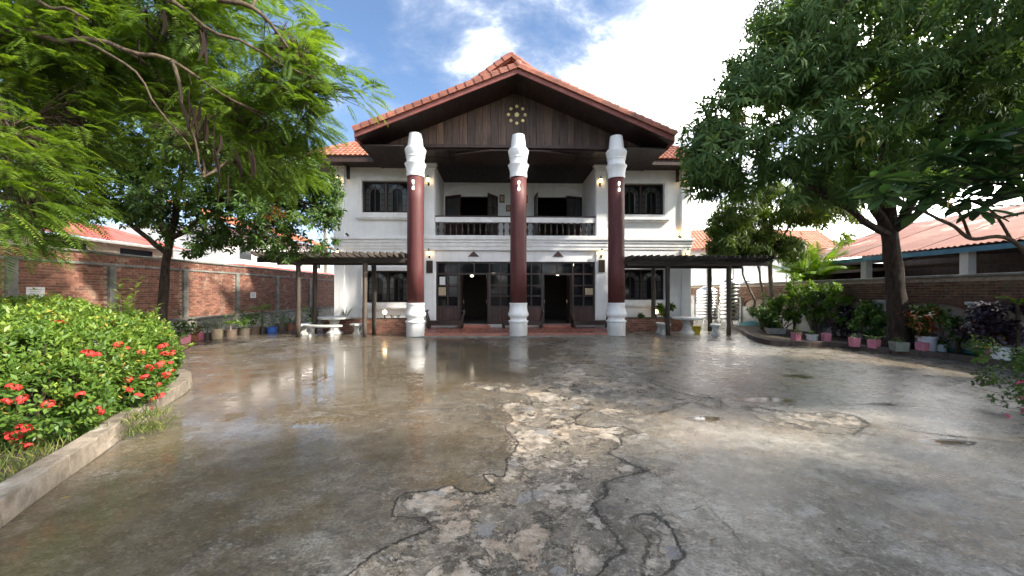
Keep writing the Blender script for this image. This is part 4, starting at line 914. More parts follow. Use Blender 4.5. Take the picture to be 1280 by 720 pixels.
def globe_lamp(u, v, z, label):
    root = empty('globe_lamp', W(u, v, z), 0, label, 'lamp', 'small globe lamps on the planters')
    m = MB(); m.lathe([(.05, 0), (.05, .02), (.03, .05), (.022, .16), (.045, .18)], 10); m.build('stand', M['black_iron'], root, True)
    m = MB(); m.lathe([(.03, .181), (.075, .22), (.09, .27), (.07, .33), (.03, .355)], 12); m.build('globe', M['lamp_glass'], root, True)
globe_lamp(bu(481, 1.8), 1.8, .53, 'lit globe lamp on the planter behind the weathered pergola post')
globe_lamp(bu(820, 1.8), 1.8, .53, 'lit globe lamp on the planter behind the dark pergola')

# ------------------------------------------------------------------ left boundary wall
XW = -12.0
posts_y = [1.4, 4.0, 6.6, 9.2, 11.52, 14.1, 16.78, 19.63, 22.8, 26.0, 29.0]
wallL = empty('brick_wall', (XW, 14, 0), 0, 'long red brick boundary wall with concrete posts behind the hedge', 'wall')
oy = 14
m = MB(); m.box(-.16, -.012, -13, 15, 0.0, 2.74); m.build('core', M['mortar'], wallL)
m = MB(); m.box(-.15, .10, -13, 15, 0, .60); m.build('plinth', M['plinth'], wallL, bev=.02)
m = MB(); m.box(-.15, .16, -13, 15, .603, .69); m.build('plinth_ledge', M['wall_concrete'], wallL, bev=.01)
m = MB(); m.box(-.15, .035, -13, 15, 2.40, 2.475); m.build('tie_beam', M['wall_concrete'], wallL, bev=.01)
m = MB(); m.box(-.20, .05, -13, 15, 2.742, 2.80); m.build('coping', M['wall_concrete'], wallL, bev=.012)
for y in posts_y:
    m = MB(); m.box(-.15, .075, y - oy - .10, y - oy + .10, .692, 2.397); m.build('post', M['wall_concrete'], wallL, bev=.012)
mb = MB(); cnt = [0]
def one(a, b, z, cs):
    y = 1.0 + (a + b) / 2
    if 9.15 < y < 11.62 and cnt[0] < 300:
        c = sum((Vector(v) for v in cs), Vector()) / 8; q = MB(); q.hexa([Vector(v) - c for v in cs]); o = link('brick', q.mesh('brick', M['brick']), wallL, c); cnt[0] += 1; return True
    return False
def skip_post(a, b, z): return z < 2.4 and any(y - .10 < 1.0 + (a + b) / 2 < y + .10 for y in posts_y)
bricks(mb, (0, 1.0 - oy, 0), (0, 1, 0), (1, 0, 0), 28, .70, 2.395, depth=.05, skip=skip_post, out=one)
bricks(mb, (0.012, 1.0 - oy, 0), (0, 1, 0), (1, 0, 0), 28, 2.485, 2.74, depth=.05)
mb.build('brick_courses', M['brick_rows'], wallL, kind='stuff')
for px, py, w_, h_, lab in ((43.5, 366, .19, .145, 'larger white notice plate on the brick wall above the hedge'), (316, 369, .19, .13, 'small white notice plate on the brick wall above the potted plants')):
    Y = -XW / (CX - px) * F; z = H - (py - CY) / F * Y
    root = empty('notice_plate', (XW + .012, Y, z), 0, lab, 'sign'); m = MB(); m.box(0, .016, -w_ * 1.0, w_ * 1.0, -h_, h_); m.build('plate', M['paper'], root, bev=.003)
    for k in range(4): m = MB(); m.box(.0162, .018, -w_ * (.7 - .1 * (k % 2)), w_ * (.7 - .15 * (k % 3)), h_ * (.55 - k * .32), h_ * (.62 - k * .32)); m.build('text_line', M['pale_pane'], root)

# ------------------------------------------------------------------ right boundary wall: white arcade below, old brick above
XR = 11.5
wallR = empty('arcaded_wall', (XR, 12, 0), 0, 'white arcaded wall topped with old brick behind the potted plants', 'wall')
rp = [2.0, 4.5, 6.95, 9.4, 11.85, 14.3, 16.75, 19.2, 21.65, 24.1]
m = MB(); m.box(.02, .2, -11, 13, 0, 2.0); m.build('core', M['mortar'], wallR)
m = MB(); m.box(-.06, .018, -11, 13, 0, .92); m.build('lower_wall', M['shaded_white'], wallR, bev=.01)
for a, b in zip(rp, rp[1:]):
    c, r_ = (a + b) / 2 - 12, (b - a) / 2 - .20; n = 14
    poly = [(c + (b - a) / 2, 1.45), (c - (b - a) / 2, 1.45), (c - (b - a) / 2, .923)] + [(c - r_ * math.cos(t), .923 + .40 * math.sin(t) ** .7) for t in np.linspace(0, math.pi, n)] + [(c + (b - a) / 2, .923)]
    q = MB(); nn = len(poly); vs = [(-.05, p[0], p[1]) for p in poly] + [(.018, p[0], p[1]) for p in poly]
    q.add(vs, [tuple(range(nn)), tuple(range(2 * nn - 1, nn - 1, -1))] + [(i, i + nn, (i + 1) % nn + nn, (i + 1) % nn) for i in range(nn)]); q.build('arch', M['brick_old'], wallR)
for y in rp:
    q = MB(); q.box(-.16, -.062, y - 12 - .11, y - 12 + .11, 0, 1.22); o = q.build('pillar', M['shaded_white'], wallR, bev=.012)
    q = MB(); q.box(-.19, -.055, y - 12 - .16, y - 12 + .16, 1.223, 1.30); q.box(-.22, -.055, y - 12 - .2, y - 12 + .2, 1.303, 1.38); q.box(-.20, -.061, y - 12 - .15, y - 12 + .15, 0.0, .16); q.build('capital', M['shaded_white'], o, bev=.012)
mb = MB(); bricks(mb, (-.01, -11, 0), (0, 1, 0), (-1, 0, 0), 24, 1.46, 1.96, depth=.03); mb.build('brick_courses', M['brick_old'], wallR, kind='stuff')
m = MB(); m.box(-.07, .25, -11, 13, 2.003, 2.07); m.build('coping', M['wall_concrete'], wallR, bev=.012)

# ------------------------------------------------------------------ neighbours
M['tin_red'] = None
def tin(name, c1, c2, c3, piece=.25):
    m, nt, bs, out = new_mat(name); t = NT(nt); p = t.geo(); a = t.noise(p, .9, 6, .65, .6); b = t.noise(p, .5, 4, .6, .4)
    col = t.mix(t.rng(a, .4, .65), c1, c2); col = t.mix(t.rng(b, .55, .68), col, c3)
    k = t.rng(t.attr('rnd'), 0, 1, 1 - piece, 1 + piece, smooth=False); h_ = t.n('ShaderNodeHueSaturation'); t.l(k, h_.inputs['Value']); t.l(col, h_.inputs['Color']); t.l(h_.outputs[0], bs.inputs['Base Color'])
    bs.inputs['Roughness'].default_value = .55; return m
M['tin_red'] = tin('tin_red', (.36, .085, .07), (.42, .12, .09), (.30, .10, .08), .1)
M['tin_rust'] = tin('tin_rust', (.24, .085, .055), (.31, .14, .10), (.48, .42, .34), .35)
M['tile_orange'] = tin('tile_orange', (.42, .15, .075), (.35, .12, .06), (.32, .13, .08), .15)
def tin_slope(a, b, c, d, pitch, amp, mat, name, parent, sheets=12):
    """corrugated sheets: a-b eave, d-c ridge"""
    a, b, c, d = map(Vector, (a, b, c, d)); L_ = (b - a).length; n = int(L_ / pitch) * 4; nrm = (b - a).cross(d - a).normalized()
    if nrm.z < 0: nrm = -nrm
    mb = MB(); rows = 3
    for r_ in range(rows):
        for s in range(sheets):
            k0, k1 = int(n * s / sheets), int(n * (s + 1) / sheets); vs = []
            for k in range(k0, k1 + 1):
                f = k / n; off = nrm * (amp * math.sin(k / 4 * 2 * math.pi) + .012 * (s % 2) + .016 * (rows - r_)); e0_ = a.lerp(b, f); e1_ = d.lerp(c, f)
                vs += [e0_.lerp(e1_, r_ / rows - (.01 if r_ else 0)) + off, e0_.lerp(e1_, (r_ + 1) / rows) + off]
            mb.add(vs, [(2 * i, 2 * i + 2, 2 * i + 3, 2 * i + 1) for i in range(k1 - k0)])
    return mb.build(name, mat, parent)
# long house with a red tin roof beyond the brick wall
hl = empty('red_roofed_house', (-18, 12, 0), 0, 'long cream house with red tin roof beyond the brick wall', 'house')
m = MB(); m.box(1.6, 1.8, -16, 6.4, 0, 3.6); m.build('wall', M['cream_wall'], hl)
m = MB(); m.box(-4, 1.6, 6.2, 6.4, 0, 3.6); m.build('wall', M['cream_wall'], hl)
tin_slope((2.25, -16.3, 3.62), (2.25, 6.7, 3.62), (-1.5, 6.7, 4.75), (-1.5, -16.3, 4.75), .2, .02, M['tin_red'], 'roof', hl, 20)
m = MB(); m.box(2.2, 2.28, -16.3, 6.7, 3.54, 3.61); m.build('gutter', M['wall_concrete'], hl)
for k in range(8): q = MB(); q.box(1.802, 1.84, -15 + k * 2.7, -13.6 + k * 2.7, 2.95, 3.45); q.build('window', M['glass'], hl)
# two storey neighbour further back
h2 = empty('white_neighbour_house', (-17.5, 26, 0), 0, 'taller white house with salmon roof beyond the far end of the brick wall', 'house')
m = MB(); m.box(-4, 2.2, -5.5, 6, 0, 5.2); m.build('wall', M['far_white'], h2)
tin_slope((2.9, -6, 5.1), (2.9, 6.5, 5.1), (-1, 6.5, 6.6), (-1, -6, 6.6), .25, .02, M['tile_orange'], 'roof', h2, 14)
for k in range(4):
    q = MB(); q.box(2.203, 2.26, -4.6 + k * 2.7, -3.4 + k * 2.7, 3.4, 4.6); o = q.build('window', M['far_white'], h2); q = MB(); q.box(2.262, 2.27, -4.5 + k * 2.7, -3.5 + k * 2.7, 3.5, 4.5); q.build('pane', M['glass'], o)
m = MB(); m.box(2.3, 3.6, -6, 4, 2.95, 3.1); m.build('canopy', M['tin_red'], h2)
# open shed with rusty roof beyond the arcaded wall
sh = empty('open_shed', (13, 9, 0), 0, 'open shed with rusty patched tin roof and blue fascia beyond the arcaded wall', 'shed')
tin_slope((0, -10, 2.92), (0, 9.5, 2.92), (5.2, 9.5, 4.75), (5.2, -10, 4.75), .16, .02, M['tin_rust'], 'roof', sh, 16)
m = MB(); m.box(-.05, .0, -10, 9.5, 2.76, 2.90); m.build('fascia', M['blue_paint'], sh)
for y in (-7.4, -4.2, -1.0, 2.2, 5.4, 8.6): m = MB(); m.box(.15, .38, y - .11, y + .11, 0, 2.85); m.build('post', M['far_white'], sh)
m = MB(); m.box(5.0, 5.2, -10, 9.5, 0, 4.7); m.build('rear_wall', M['dark_wood'], sh)
for y in (-10, 9.3): m = MB(); m.box(.4, 4.98, y, y + .2, 0, 3.0); m.build('end_wall', M['dark_wood'], sh)
tin_slope((10.4, -10, 2.92), (10.4, 9.5, 2.92), (5.2, 9.5, 4.75), (5.2, -10, 4.75), .16, .02, M['tin_rust'], 'roof', sh, 16)
for k in range(3): m = MB(); m.box(1.2 + k * 1.3, 1.3 + k * 1.3, -10, 9.5, 2.45 + k * .42, 2.57 + k * .42); m.build('purlin', M['dark_wood'], sh)
for y in (-6, -2.5, 1, 4.5): m = MB(); m.tube([(.3, y, 2.6), (5, y, 4.2)], .05, 6); m.build('rafter', M['dark_wood'], sh)
for k in range(5):
    m = MB(); y = -8 + k * 3.4; m.box(2.2, 3.4, y, y + 2.4, 0, 1.3 + .35 * (k % 3)); m.build('stacked_timber', M['dark_wood'], sh)
# house with orange tiled roof behind the tanks
h3 = empty('orange_roofed_house', (19, 32, 0), 0, 'white house with bright orange tiled roof behind the water tanks', 'house')
m = MB(); m.box(-6, 7, 0, .3, 0, 5.3); m.build('wall', M['far_white'], h3)
P0 = Vector((-7, -.7, 5.2)); Tv = Vector((0, .8, .6)).normalized()
m = MB(); m.add([(-7, -.7, 5.18), (8, -.7, 5.18), (8, 2.0, 7.1), (-7, 2.0, 7.1)], [(0, 1, 2, 3)]); rf3 = m.build('roof', M['tile_orange'], h3)
Tv = (Vector((-7, 2.0, 7.1)) - Vector((-7, -.7, 5.18))).normalized(); tile_field(Vector((-7, -.7, 5.2)), Vector((1, 0, 0)), Tv, lambda a, b: True, 50, 11, .3, .3, 'roof_tiles', rf3, M['tile_orange'])
m = MB(); m.box(-7, 8, -.75, -.68, 5.0, 5.2); m.build('fascia', M['fascia_red'], h3)
for k in range(5): q = MB(); q.box(-5 + k * 2.2, -4.95 + k * 2.2, -.03, -.003, 1, 5); q.build('pipe', M['wall_concrete'], h3)

# ------------------------------------------------------------------ water tanks
def tank(x, y, r_, h_, stand, label):
    root = empty('water_tank', (x, y, 0), 0, label, 'water tank', 'ribbed steel water tanks')
    prof_ = [(r_ * .98, stand)]; n = 9
    for k in range(n):
        z = stand + .04 + (h_ - .16) * k / n; d = (h_ - .16) / n; prof_ += [(r_, z), (r_, z + d * .6), (r_ * .955, z + d * .72), (r_ * .955, z + d * .9)]
    prof_ += [(r_, stand + h_ - .1), (r_ * .97, stand + h_ - .04), (r_ * .6, stand + h_ + .08), (r_ * .25, stand + h_ + .12)]
    m = MB(); m.lathe(prof_, 28); m.build('tank_body', M['steel'], root, True)
    for k in range(4):
        a = math.pi / 4 + k * math.pi / 2; m = MB(); m.tube([(r_ * 1.12 * math.cos(a), r_ * 1.12 * math.sin(a), 0), (r_ * .8 * math.cos(a), r_ * .8 * math.sin(a), stand + .02)], .025, 6); m.build('leg', M['steel'], root)
    m = MB(); m.lathe([(r_ * .9, stand - .05), (r_ * .9, stand - .003)], 20); m.build('stand_ring', M['steel'], root)
    m = MB(); m.lathe([(.2, stand + h_ + .121), (.2, stand + h_ + .16), (.05, stand + h_ + .18)], 14); m.build('lid', M['steel'], root)
    return root
p = S(884, 400, 19.5); tank(p.x, p.y, .50, 1.45, .32, 'ribbed steel water tank next to the house corner')
p = S(912, 400, 18.2); t_ = tank(p.x, p.y, .42, 1.75, .36, 'taller ribbed steel water tank between the pergola posts')
p = S(934, 400, 19.6); t3 = tank(p.x, p.y, .5, 1.7, .36, 'ribbed steel water tank with a blue label')
m = MB(); n = 9; vs = []
for k in range(n):
    a = R(-118 + 62 * k / (n - 1)); vs += [(.512 * math.cos(a), .512 * math.sin(a), 1.42), (.512 * math.cos(a), .512 * math.sin(a), 1.80)]
m.add(vs, [(2 * i, 2 * i + 2, 2 * i + 3, 2 * i + 1) for i in range(n - 1)]); m.build('label', M['blue_paint'], t3)
root = empty('green_tarpaulin', (12.3 * .97, 18.3, 0), 0, 'dark teal tarpaulin heaped beside the water tanks', 'tarpaulin')
m = MB(); vs = []; n = 9
for i in range(n):
    for j in range(n):
        x, y = i / (n - 1) * 2 - 1, j / (n - 1) * 2 - 1; hh_ = max(0, .48 * (1 - x * x) * (1 - y * y) ** .5 * (.8 + .5 * mnoise.noise(Vector((x * 2, y * 2, 3))))); vs.append((x * .95, y * .7, hh_))
m.add(vs, [(i * n + j, (i + 1) * n + j, (i + 1) * n + j + 1, i * n + j + 1) for i in range(n - 1) for j in range(n - 1)]); m.build('sheet', M['teal'], root, True)

# ------------------------------------------------------------------ foliage engine
def unit(a): return a / np.maximum(np.linalg.norm(a, axis=-1, keepdims=True), 1e-9)
def leaf_geo(Bp, D, N, L, Wd, fold=.18, droop=.12):
    """folded pointed leaves: Bp base, D direction, N upper side, L length, Wd half width -> verts (n,5,3)"""
    D = unit(D); N = unit(N - (N * D).sum(1, keepdims=True) * D); Sd = np.cross(D, N); L = L[:, None]; Wd = Wd[:, None]
    M_ = Bp + D * L * .5 + N * L * .04; T = Bp + D * L - N * L * droop; c = Bp + D * L * .46 + N * Wd * fold * 2
    return np.stack([Bp, M_, T, c + Sd * Wd, c - Sd * Wd], 1)
def leaf_obj(name, Vg, rnd, mat, parent, kind='stuff'):
    n = len(Vg); base = (np.arange(n) * 5)[:, None]
    Fq = np.concatenate([base + np.array([0, 1, 2, 3]), base + np.array([0, 4, 2, 1])], 1).reshape(-1, 4)
    o = link(name, quads_mesh(name, Vg.reshape(-1, 3), Fq, np.repeat(rnd, 2), mat), parent)
    if kind: o['kind'] = kind
    return o
def rosettes(C, Gd, nl, L, Wd, droop, spread=(55, 110), jitL=.3, grav=.35, tone=None):
    """C centres, Gd growth directions: nl leaves round each tip"""
    n = len(C); Cc = np.repeat(C, nl, 0); g = unit(np.repeat(Gd, nl, 0)); a = rng.uniform(0, 2 * np.pi, n)[:, None] + np.arange(nl)[None] * 2.4; a = a.ravel()
    t1 = unit(np.cross(g, np.tile([0.13, .31, .94], (len(g), 1)) + rng.normal(0, .1, g.shape))); t2 = np.cross(g, t1)
    rad = t1 * np.cos(a)[:, None] + t2 * np.sin(a)[:, None]; th = np.radians(rng.uniform(*spread, len(g)))[:, None]
    D = g * np.cos(th) + rad * np.sin(th) + np.array([0, 0, -1.]) * grav * rng.uniform(.4, 1.4, len(g))[:, None]
    N = g * 1.0 + np.array([0, 0, .6]) + rng.normal(0, .25, g.shape)
    l = L * rng.uniform(1 - jitL, 1 + jitL, len(g)); base = Cc + rad * .01 - g * rng.uniform(0, .12, len(g))[:, None] * (L / .18)
    Vg = leaf_geo(base, D, N, l, Wd * l / L, droop=droop)
    tn = rng.uniform(0, 1, n) if tone is None else tone
    r_ = np.clip(np.repeat(tn, nl) * .6 + rng.uniform(0, .4, len(g)), 0, 1)
    return Vg, r_
def fronds(C, Dd, L, npin, pl, pw, droop=.25):
    """pinnate fronds: rachis from C along Dd, pinnae on both sides"""
    n = len(C); Dd = unit(Dd); up = np.tile([0, 0, 1.], (n, 1)) + rng.normal(0, .22, (n, 3)); N = unit(up - (up * Dd).sum(1, keepdims=True) * Dd); Sd = np.cross(Dd, N)
    t = (np.arange(npin) + .5) / npin; Lf = L * rng.uniform(.7, 1.25, n)
    P = C[:, None, :] + Dd[:, None, :] * (Lf[:, None] * (.12 + .88 * t))[..., None] + np.array([0, 0, -1.]) * (droop * Lf[:, None] * t ** 2)[..., None]
    out = []; shape = np.sin(np.pi * np.clip(t * .86 + .12, 0, 1)) ** .7
    for s in (-1, 1):
        D = Sd[:, None, :] * s + Dd[:, None, :] * .55 + N[:, None, :] * .12 + rng.normal(0, .07, P.shape); D[..., 2] -= .15
        l = (pl * Lf[:, None] / L * shape[None]); out.append(leaf_geo(P.reshape(-1, 3), D.reshape(-1, 3), np.repeat(N, npin, 0), l.ravel(), np.full(n * npin, pw), fold=.1, droop=.15))
    return np.concatenate(out, 0), n
def blob_points(blobs, n, shell=.62, gap=.0, gs=1.0):
    """points in a union of ellipsoids (c, r), crowding towards the surface; noise leaves gaps"""
    vol = np.array([b[1][0] * b[1][1] * b[1][2] for b in blobs]) ** .8; out = []; tries = 0
    while len(out) < n and tries < n * 12:
        tries += 1; i = rng.choice(len(blobs), p=vol / vol.sum()); c, r_ = blobs[i]
        d = rng.normal(size=3); d /= np.linalg.norm(d); q = rng.uniform(shell ** 3, 1) ** (1 / 3); p_ = np.array(c) + d * q * np.array(r_)
        if gap and mnoise.noise(Vector(p_ * gs)) < gap - .35: continue
        out.append(np.concatenate([p_, d]))
    a = np.array(out); return a[:, :3], a[:, 3:]
def kmeans(P, k, it=5):
    c = P[rng.choice(len(P), k, replace=False)]
    for _ in range(it):
        lab = np.argmin(((P[:, None] - c[None]) ** 2).sum(2), 1)
        for j in range(k):
            if (lab == j).any(): c[j] = P[lab == j].mean(0)
    return c, lab
def smooth_path(pts, n=6, wob=.0):
    P = [Vector(p) for p in pts]; out = []
    for i in range(len(P) - 1):
        p0, p1, p2, p3 = P[max(i - 1, 0)], P[i], P[i + 1], P[min(i + 2, len(P) - 1)]
        for k in range(n):
            t = k / n; q = .5 * ((2 * p1) + (p2 - p0) * t + (2 * p0 - 5 * p1 + 4 * p2 - p3) * t * t + (3 * p1 - p0 - 3 * p2 + p3) * t ** 3)
            if wob: q = q + Vector((mnoise.noise(q * 2), mnoise.noise(q * 2 + Vector((7, 1, 3))), mnoise.noise(q * 2 + Vector((3, 8, 5))))) * wob
            out.append(q)
    out.append(P[-1]); return out
def build_tree(root, trunk, limbs, C, bark, nsub=60, twig=.5, rsub=.035, nseg=12):
    """trunk and limbs: lists of (points, r0, r1); sub-branches reach the leaf tips C (world coordinates; root at its base)"""
    o = Vector(root.location); m = MB(); nodes = []
    for pts, r0, r1 in [trunk]:
        q = smooth_path(pts, 6, .05); k = len(q); m.tube([p_ - o for p_ in q], [(r0 + (r1 - r0) * i / (k - 1)) * (1 + .10 * mnoise.noise(q[i] * 3)) * (1.35 - .35 * min(1, i / 3) if r0 > .1 else 1) for i in range(k)], nseg); nodes += q[k // 2:]
    m.build('trunk', bark, root, True)
    for pts, r0, r1 in limbs:
        q = smooth_path(pts, 6, .10); k = len(q); m = MB(); m.tube([p_ - o for p_ in q], [r0 + (r1 - r0) * i / (k - 1) for i in range(k)], 8); nodes += q[2:]; m.build('limb', bark, root, True)
    nd = np.array([list(p_) for p_ in nodes]); c, lab = kmeans(C, nsub); m = MB(); sub = []
    for j in range(nsub):
        i = np.argmin(((nd - c[j]) ** 2).sum(1)); a, b = Vector(nd[i]), Vector(c[j]); mid = a.lerp(b, .5) + Vector((0, 0, .12 * (b - a).length)) + Vector(rng.normal(0, .06, 3)) * (b - a).length
        q = smooth_path([a, mid, b], 4, .06); m.tube([p_ - o for p_ in q], [rsub + (.010 - rsub) * t / (len(q) - 1) for t in range(len(q))], 5); sub.append(q)
    for i in np.nonzero(rng.uniform(size=len(C)) < twig)[0]:
        q = sub[lab[i]]; a = q[rng.integers(len(q) // 2, len(q))]; b = Vector(C[i]); mid = a.lerp(b, .5) + Vector((0, 0, .06))
        m.tube([a - o, mid - o, b - o], [.009, .007, .004], 3, cap=False)
    m.build('branches', bark, root, True)
def ell(px, py, Y, rx, ry, rz): p_ = S(px, py, Y); return (tuple(p_), (rx, ry, rz))

# ------------------------------------------------------------------ mango tree (right)
tx, ty = 10.6, 10.6
mango = empty('mango_tree', (tx, ty, .1), 0, 'large dark green mango tree with thick brown trunk beside the arcaded wall', 'tree')
blobs = [ell(905, 190, 10.0, 1.1, 1.5, 1.0), ell(950, 120, 10.4, 1.5, 1.9, 1.3), ell(1010, 60, 10.2, 1.7, 2.0, 1.5), ell(1000, 180, 9.6, 1.5, 1.6, 1.0), ell(1090, 20, 10.8, 2.0, 2.2, 1.6), ell(1080, 130, 9.6, 1.6, 1.8, 1.2),
         ell(1170, 60, 10.2, 2.0, 2.2, 1.6), ell(1160, 150, 10.6, 1.6, 1.8, 1.0), ell(1250, 100, 10.2, 1.8, 2.0, 1.5), ell(1330, 60, 10.6, 2.2, 2.2, 1.8), ell(1130, -70, 11.2, 2.6, 2.4, 1.6), ell(1260, -60, 11.2, 2.4, 2.4, 1.6), ell(1020, 0, 11.6, 1.8, 2.0, 1.4), ell(880, 235, 10.4, .55, .8, .35), ell(1080, 215, 11.5, 1.2, 1.4, .6), ell(960, 60, 11.0, 1.0, 1.3, .9)]
blobs += [ell(930, 225, 10.6, .9, 1.1, .5), ell(1040, 225, 10.2, 1.0, 1.2, .6), ell(1130, 210, 10.0, 1.2, 1.4, .6), ell(1230, 190, 10.4, 1.4, 1.6, .8), ell(870, 170, 10.2, .45, .7, .5), ell(1290, 180, 10.0, 1.4, 1.4, .9), ell(1080, 240, 9.5, .8, .7, .35), ell(1010, 245, 9.8, .9, .8, .35), ell(1150, 228, 9.4, .8, .7, .35), ell(890, 215, 9.8, .6, .8, .45), ell(920, 150, 9.8, .9, 1.0, .8)]
C, Dn = blob_points(blobs, 6400, .48, .26, 1.05)
Gd = Dn + np.array([0, 0, .25]) + rng.normal(0, .35, C.shape)
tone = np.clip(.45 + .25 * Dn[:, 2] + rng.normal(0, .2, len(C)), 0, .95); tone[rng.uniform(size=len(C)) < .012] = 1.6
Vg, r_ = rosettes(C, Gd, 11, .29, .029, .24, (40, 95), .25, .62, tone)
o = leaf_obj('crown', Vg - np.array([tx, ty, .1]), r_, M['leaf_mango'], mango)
fk = Vector((10.36, 10.52, 3.15))
build_tree(mango, ([(tx, ty, 0.05), (10.62, 10.6, .8), (10.5, 10.55, 1.9), S(1108, 255, 10.55), S(1104, 200, 10.7)], .275, .13),
           [([fk, S(1085, 240, 10.3), S(1040, 170, 10.2), S(990, 100, 10.3)], 0.137, .05), ([fk, S(1105, 230, 10.8), S(1110, 140, 11), S(1110, 30, 11)], 0.144, .05), ([fk, S(1150, 235, 10.3), S(1180, 150, 10.5), S(1230, 60, 10.7)], 0.144, .05),
            ([fk, S(1060, 262, 9.9), S(1000, 225, 9.8), S(930, 190, 10.0)], 0.094, .04), ([fk, S(1160, 255, 10.0), S(1230, 180, 10.0), S(1300, 110, 10.4)], 0.108, .04), ([fk, S(1095, 255, 11.8), S(1070, 150, 12.2), S(1040, 60, 12)], .12, .04)], C, M['bark_dark'], 90, .35)

m3 = copy_tree(mango); m3.location = (13.6, 4.2, 0); m3.scale = (.9,) * 3; m3.rotation_euler = (0, 0, R(130)); m3['label'] = 'third mango tree added beside the shed to keep sun off the yard'; m3['group'] = 'mango trees along the arcaded wall'  # copy added to block the sun from the right of the yard
m2 = copy_tree(mango); m2.location = (12.6, -2.0, .1); m2.rotation_euler = (0, 0, R(200)); m2['label'] = 'second mango tree added out of view to shade the foreground yard'; m2['group'] = 'mango trees along the arcaded wall'; mango['group'] = m2['group']  # out of view, added to cast shade on the foreground
# ------------------------------------------------------------------ smaller tree behind the dark pergola
sx_, sy_ = S(962, 415, 15.6).x, 15.6
small = empty('drooping_tree', (sx_, sy_, 0), 0, 'small multi stemmed tree with drooping leaves behind the dark pergola', 'tree')
blobs = [ell(925, 270, 15.4, 1.2, 1.1, 1.0), ell(975, 255, 15.4, 1.5, 1.2, 1.0), ell(1030, 262, 15.0, 1.3, 1.1, .8), ell(910, 300, 15.2, .8, .8, .6), ell(960, 300, 15.6, .9, .9, .6), ell(1040, 235, 15.4, 1.2, 1.2, .8), ell(900, 310, 15.0, .6, .7, .5), ell(940, 315, 15.2, .7, .7, .5), ell(985, 310, 15.2, .7, .7, .6), ell(1060, 285, 15.0, .9, .9, .6), ell(895, 280, 15.2, .5, .6, .5)]
C, Dn = blob_points(blobs, 3000, .40, .25, 1.1)
Vg, r_ = rosettes(C, Dn + np.array([0, 0, .1]) + rng.normal(0, .3, C.shape), 9, .24, .022, .3, (40, 100), .3, 1.1)
leaf_obj('crown', Vg - np.array([sx_, sy_, 0]), np.clip(r_ + .15, 0, 1), M['leaf_droop'], small)
fk = S(962, 330, 15.6)
build_tree(small, ([(sx_, sy_, 0), S(964, 370, 15.6), fk, S(965, 290, 15.6)], .10, .06), [([Vector((sx_ - .15, sy_, 0)), S(950, 350, 15.4), S(935, 290, 15.3)], .05, .03), ([Vector((sx_ - .35, sy_ - .1, 0)), S(940, 370, 15.2), S(925, 330, 15.2), S(915, 280, 15.3)], .045, .025), ([fk, S(990, 280, 15.4), S(1030, 250, 15.2)], .05, .025)], C, M['bark_pale'], 26, .3)

# ------------------------------------------------------------------ broadleaf tree (left, by the brick wall)
tx, ty = S(203, 400, 11.3).x, 11.3
broad = empty('broadleaf_tree', (tx, ty, 0), 0, 'glossy broadleaf tree with dark leaning trunk in front of the brick wall', 'tree')
blobs = [ell(330, 260, 11.0, 1.7, 1.5, 1.2), ell(390, 275, 11.0, .85, 1.0, .8), ell(280, 200, 11.2, 1.8, 1.8, 1.4), ell(200, 250, 11.2, 1.6, 1.5, .9), ell(180, 170, 11.2, 2.0, 1.9, 1.5), ell(90, 200, 10.6, 1.8, 1.6, 1.3), ell(20, 190, 10.4, 1.6, 1.5, 1.4), ell(350, 215, 11.0, 1.4, 1.4, 1.1), ell(250, 130, 11.2, 1.8, 1.8, 1.4), ell(400, 225, 11.4, .6, .8, .7), ell(120, 110, 11, 1.9, 1.9, 1.5), ell(330, 140, 11.4, 1.2, 1.3, 1.0), ell(240, 300, 11.0, .9, .9, .5), ell(360, 310, 11.2, .8, .8, .4), ell(300, 295, 11.2, .9, .9, .5), ell(405, 245, 11.2, .7, .9, .8), ell(385, 300, 11.0, .8, .8, .5), ell(150, 255, 10.8, 1.1, 1.1, .6), ell(70, 245, 10.4, 1.2, 1.1, .7), ell(420, 290, 11.2, .35, .5, .35), ell(20, 270, 10.0, .9, .9, .5)]
C, Dn = blob_points(blobs, 8600, .42, .21, 1.1)
Vg, r_ = rosettes(C, Dn + np.array([0, 0, .3]) + rng.normal(0, .35, C.shape), 9, .15, .026, .15, (35, 100), .3, .45)
leaf_obj('crown', Vg - np.array([tx, ty, 0]), r_, M['leaf_broad'], broad)
fk = S(212, 300, 11.3)
build_tree(broad, ([(tx, ty, 0), S(203, 370, 11.3), S(207, 335, 11.3), fk], .135, .10), [([fk, S(190, 250, 11.2), S(150, 190, 11)], .10, .04), ([fk, S(225, 240, 11.4), S(240, 150, 11.4)], .11, .04), ([fk, S(260, 270, 11.2), S(320, 240, 11)], .08, .03), ([S(210, 320, 11.3), S(150, 270, 11), S(60, 210, 10.6)], .08, .03)], C, M['bark_dark'], 70, .35)

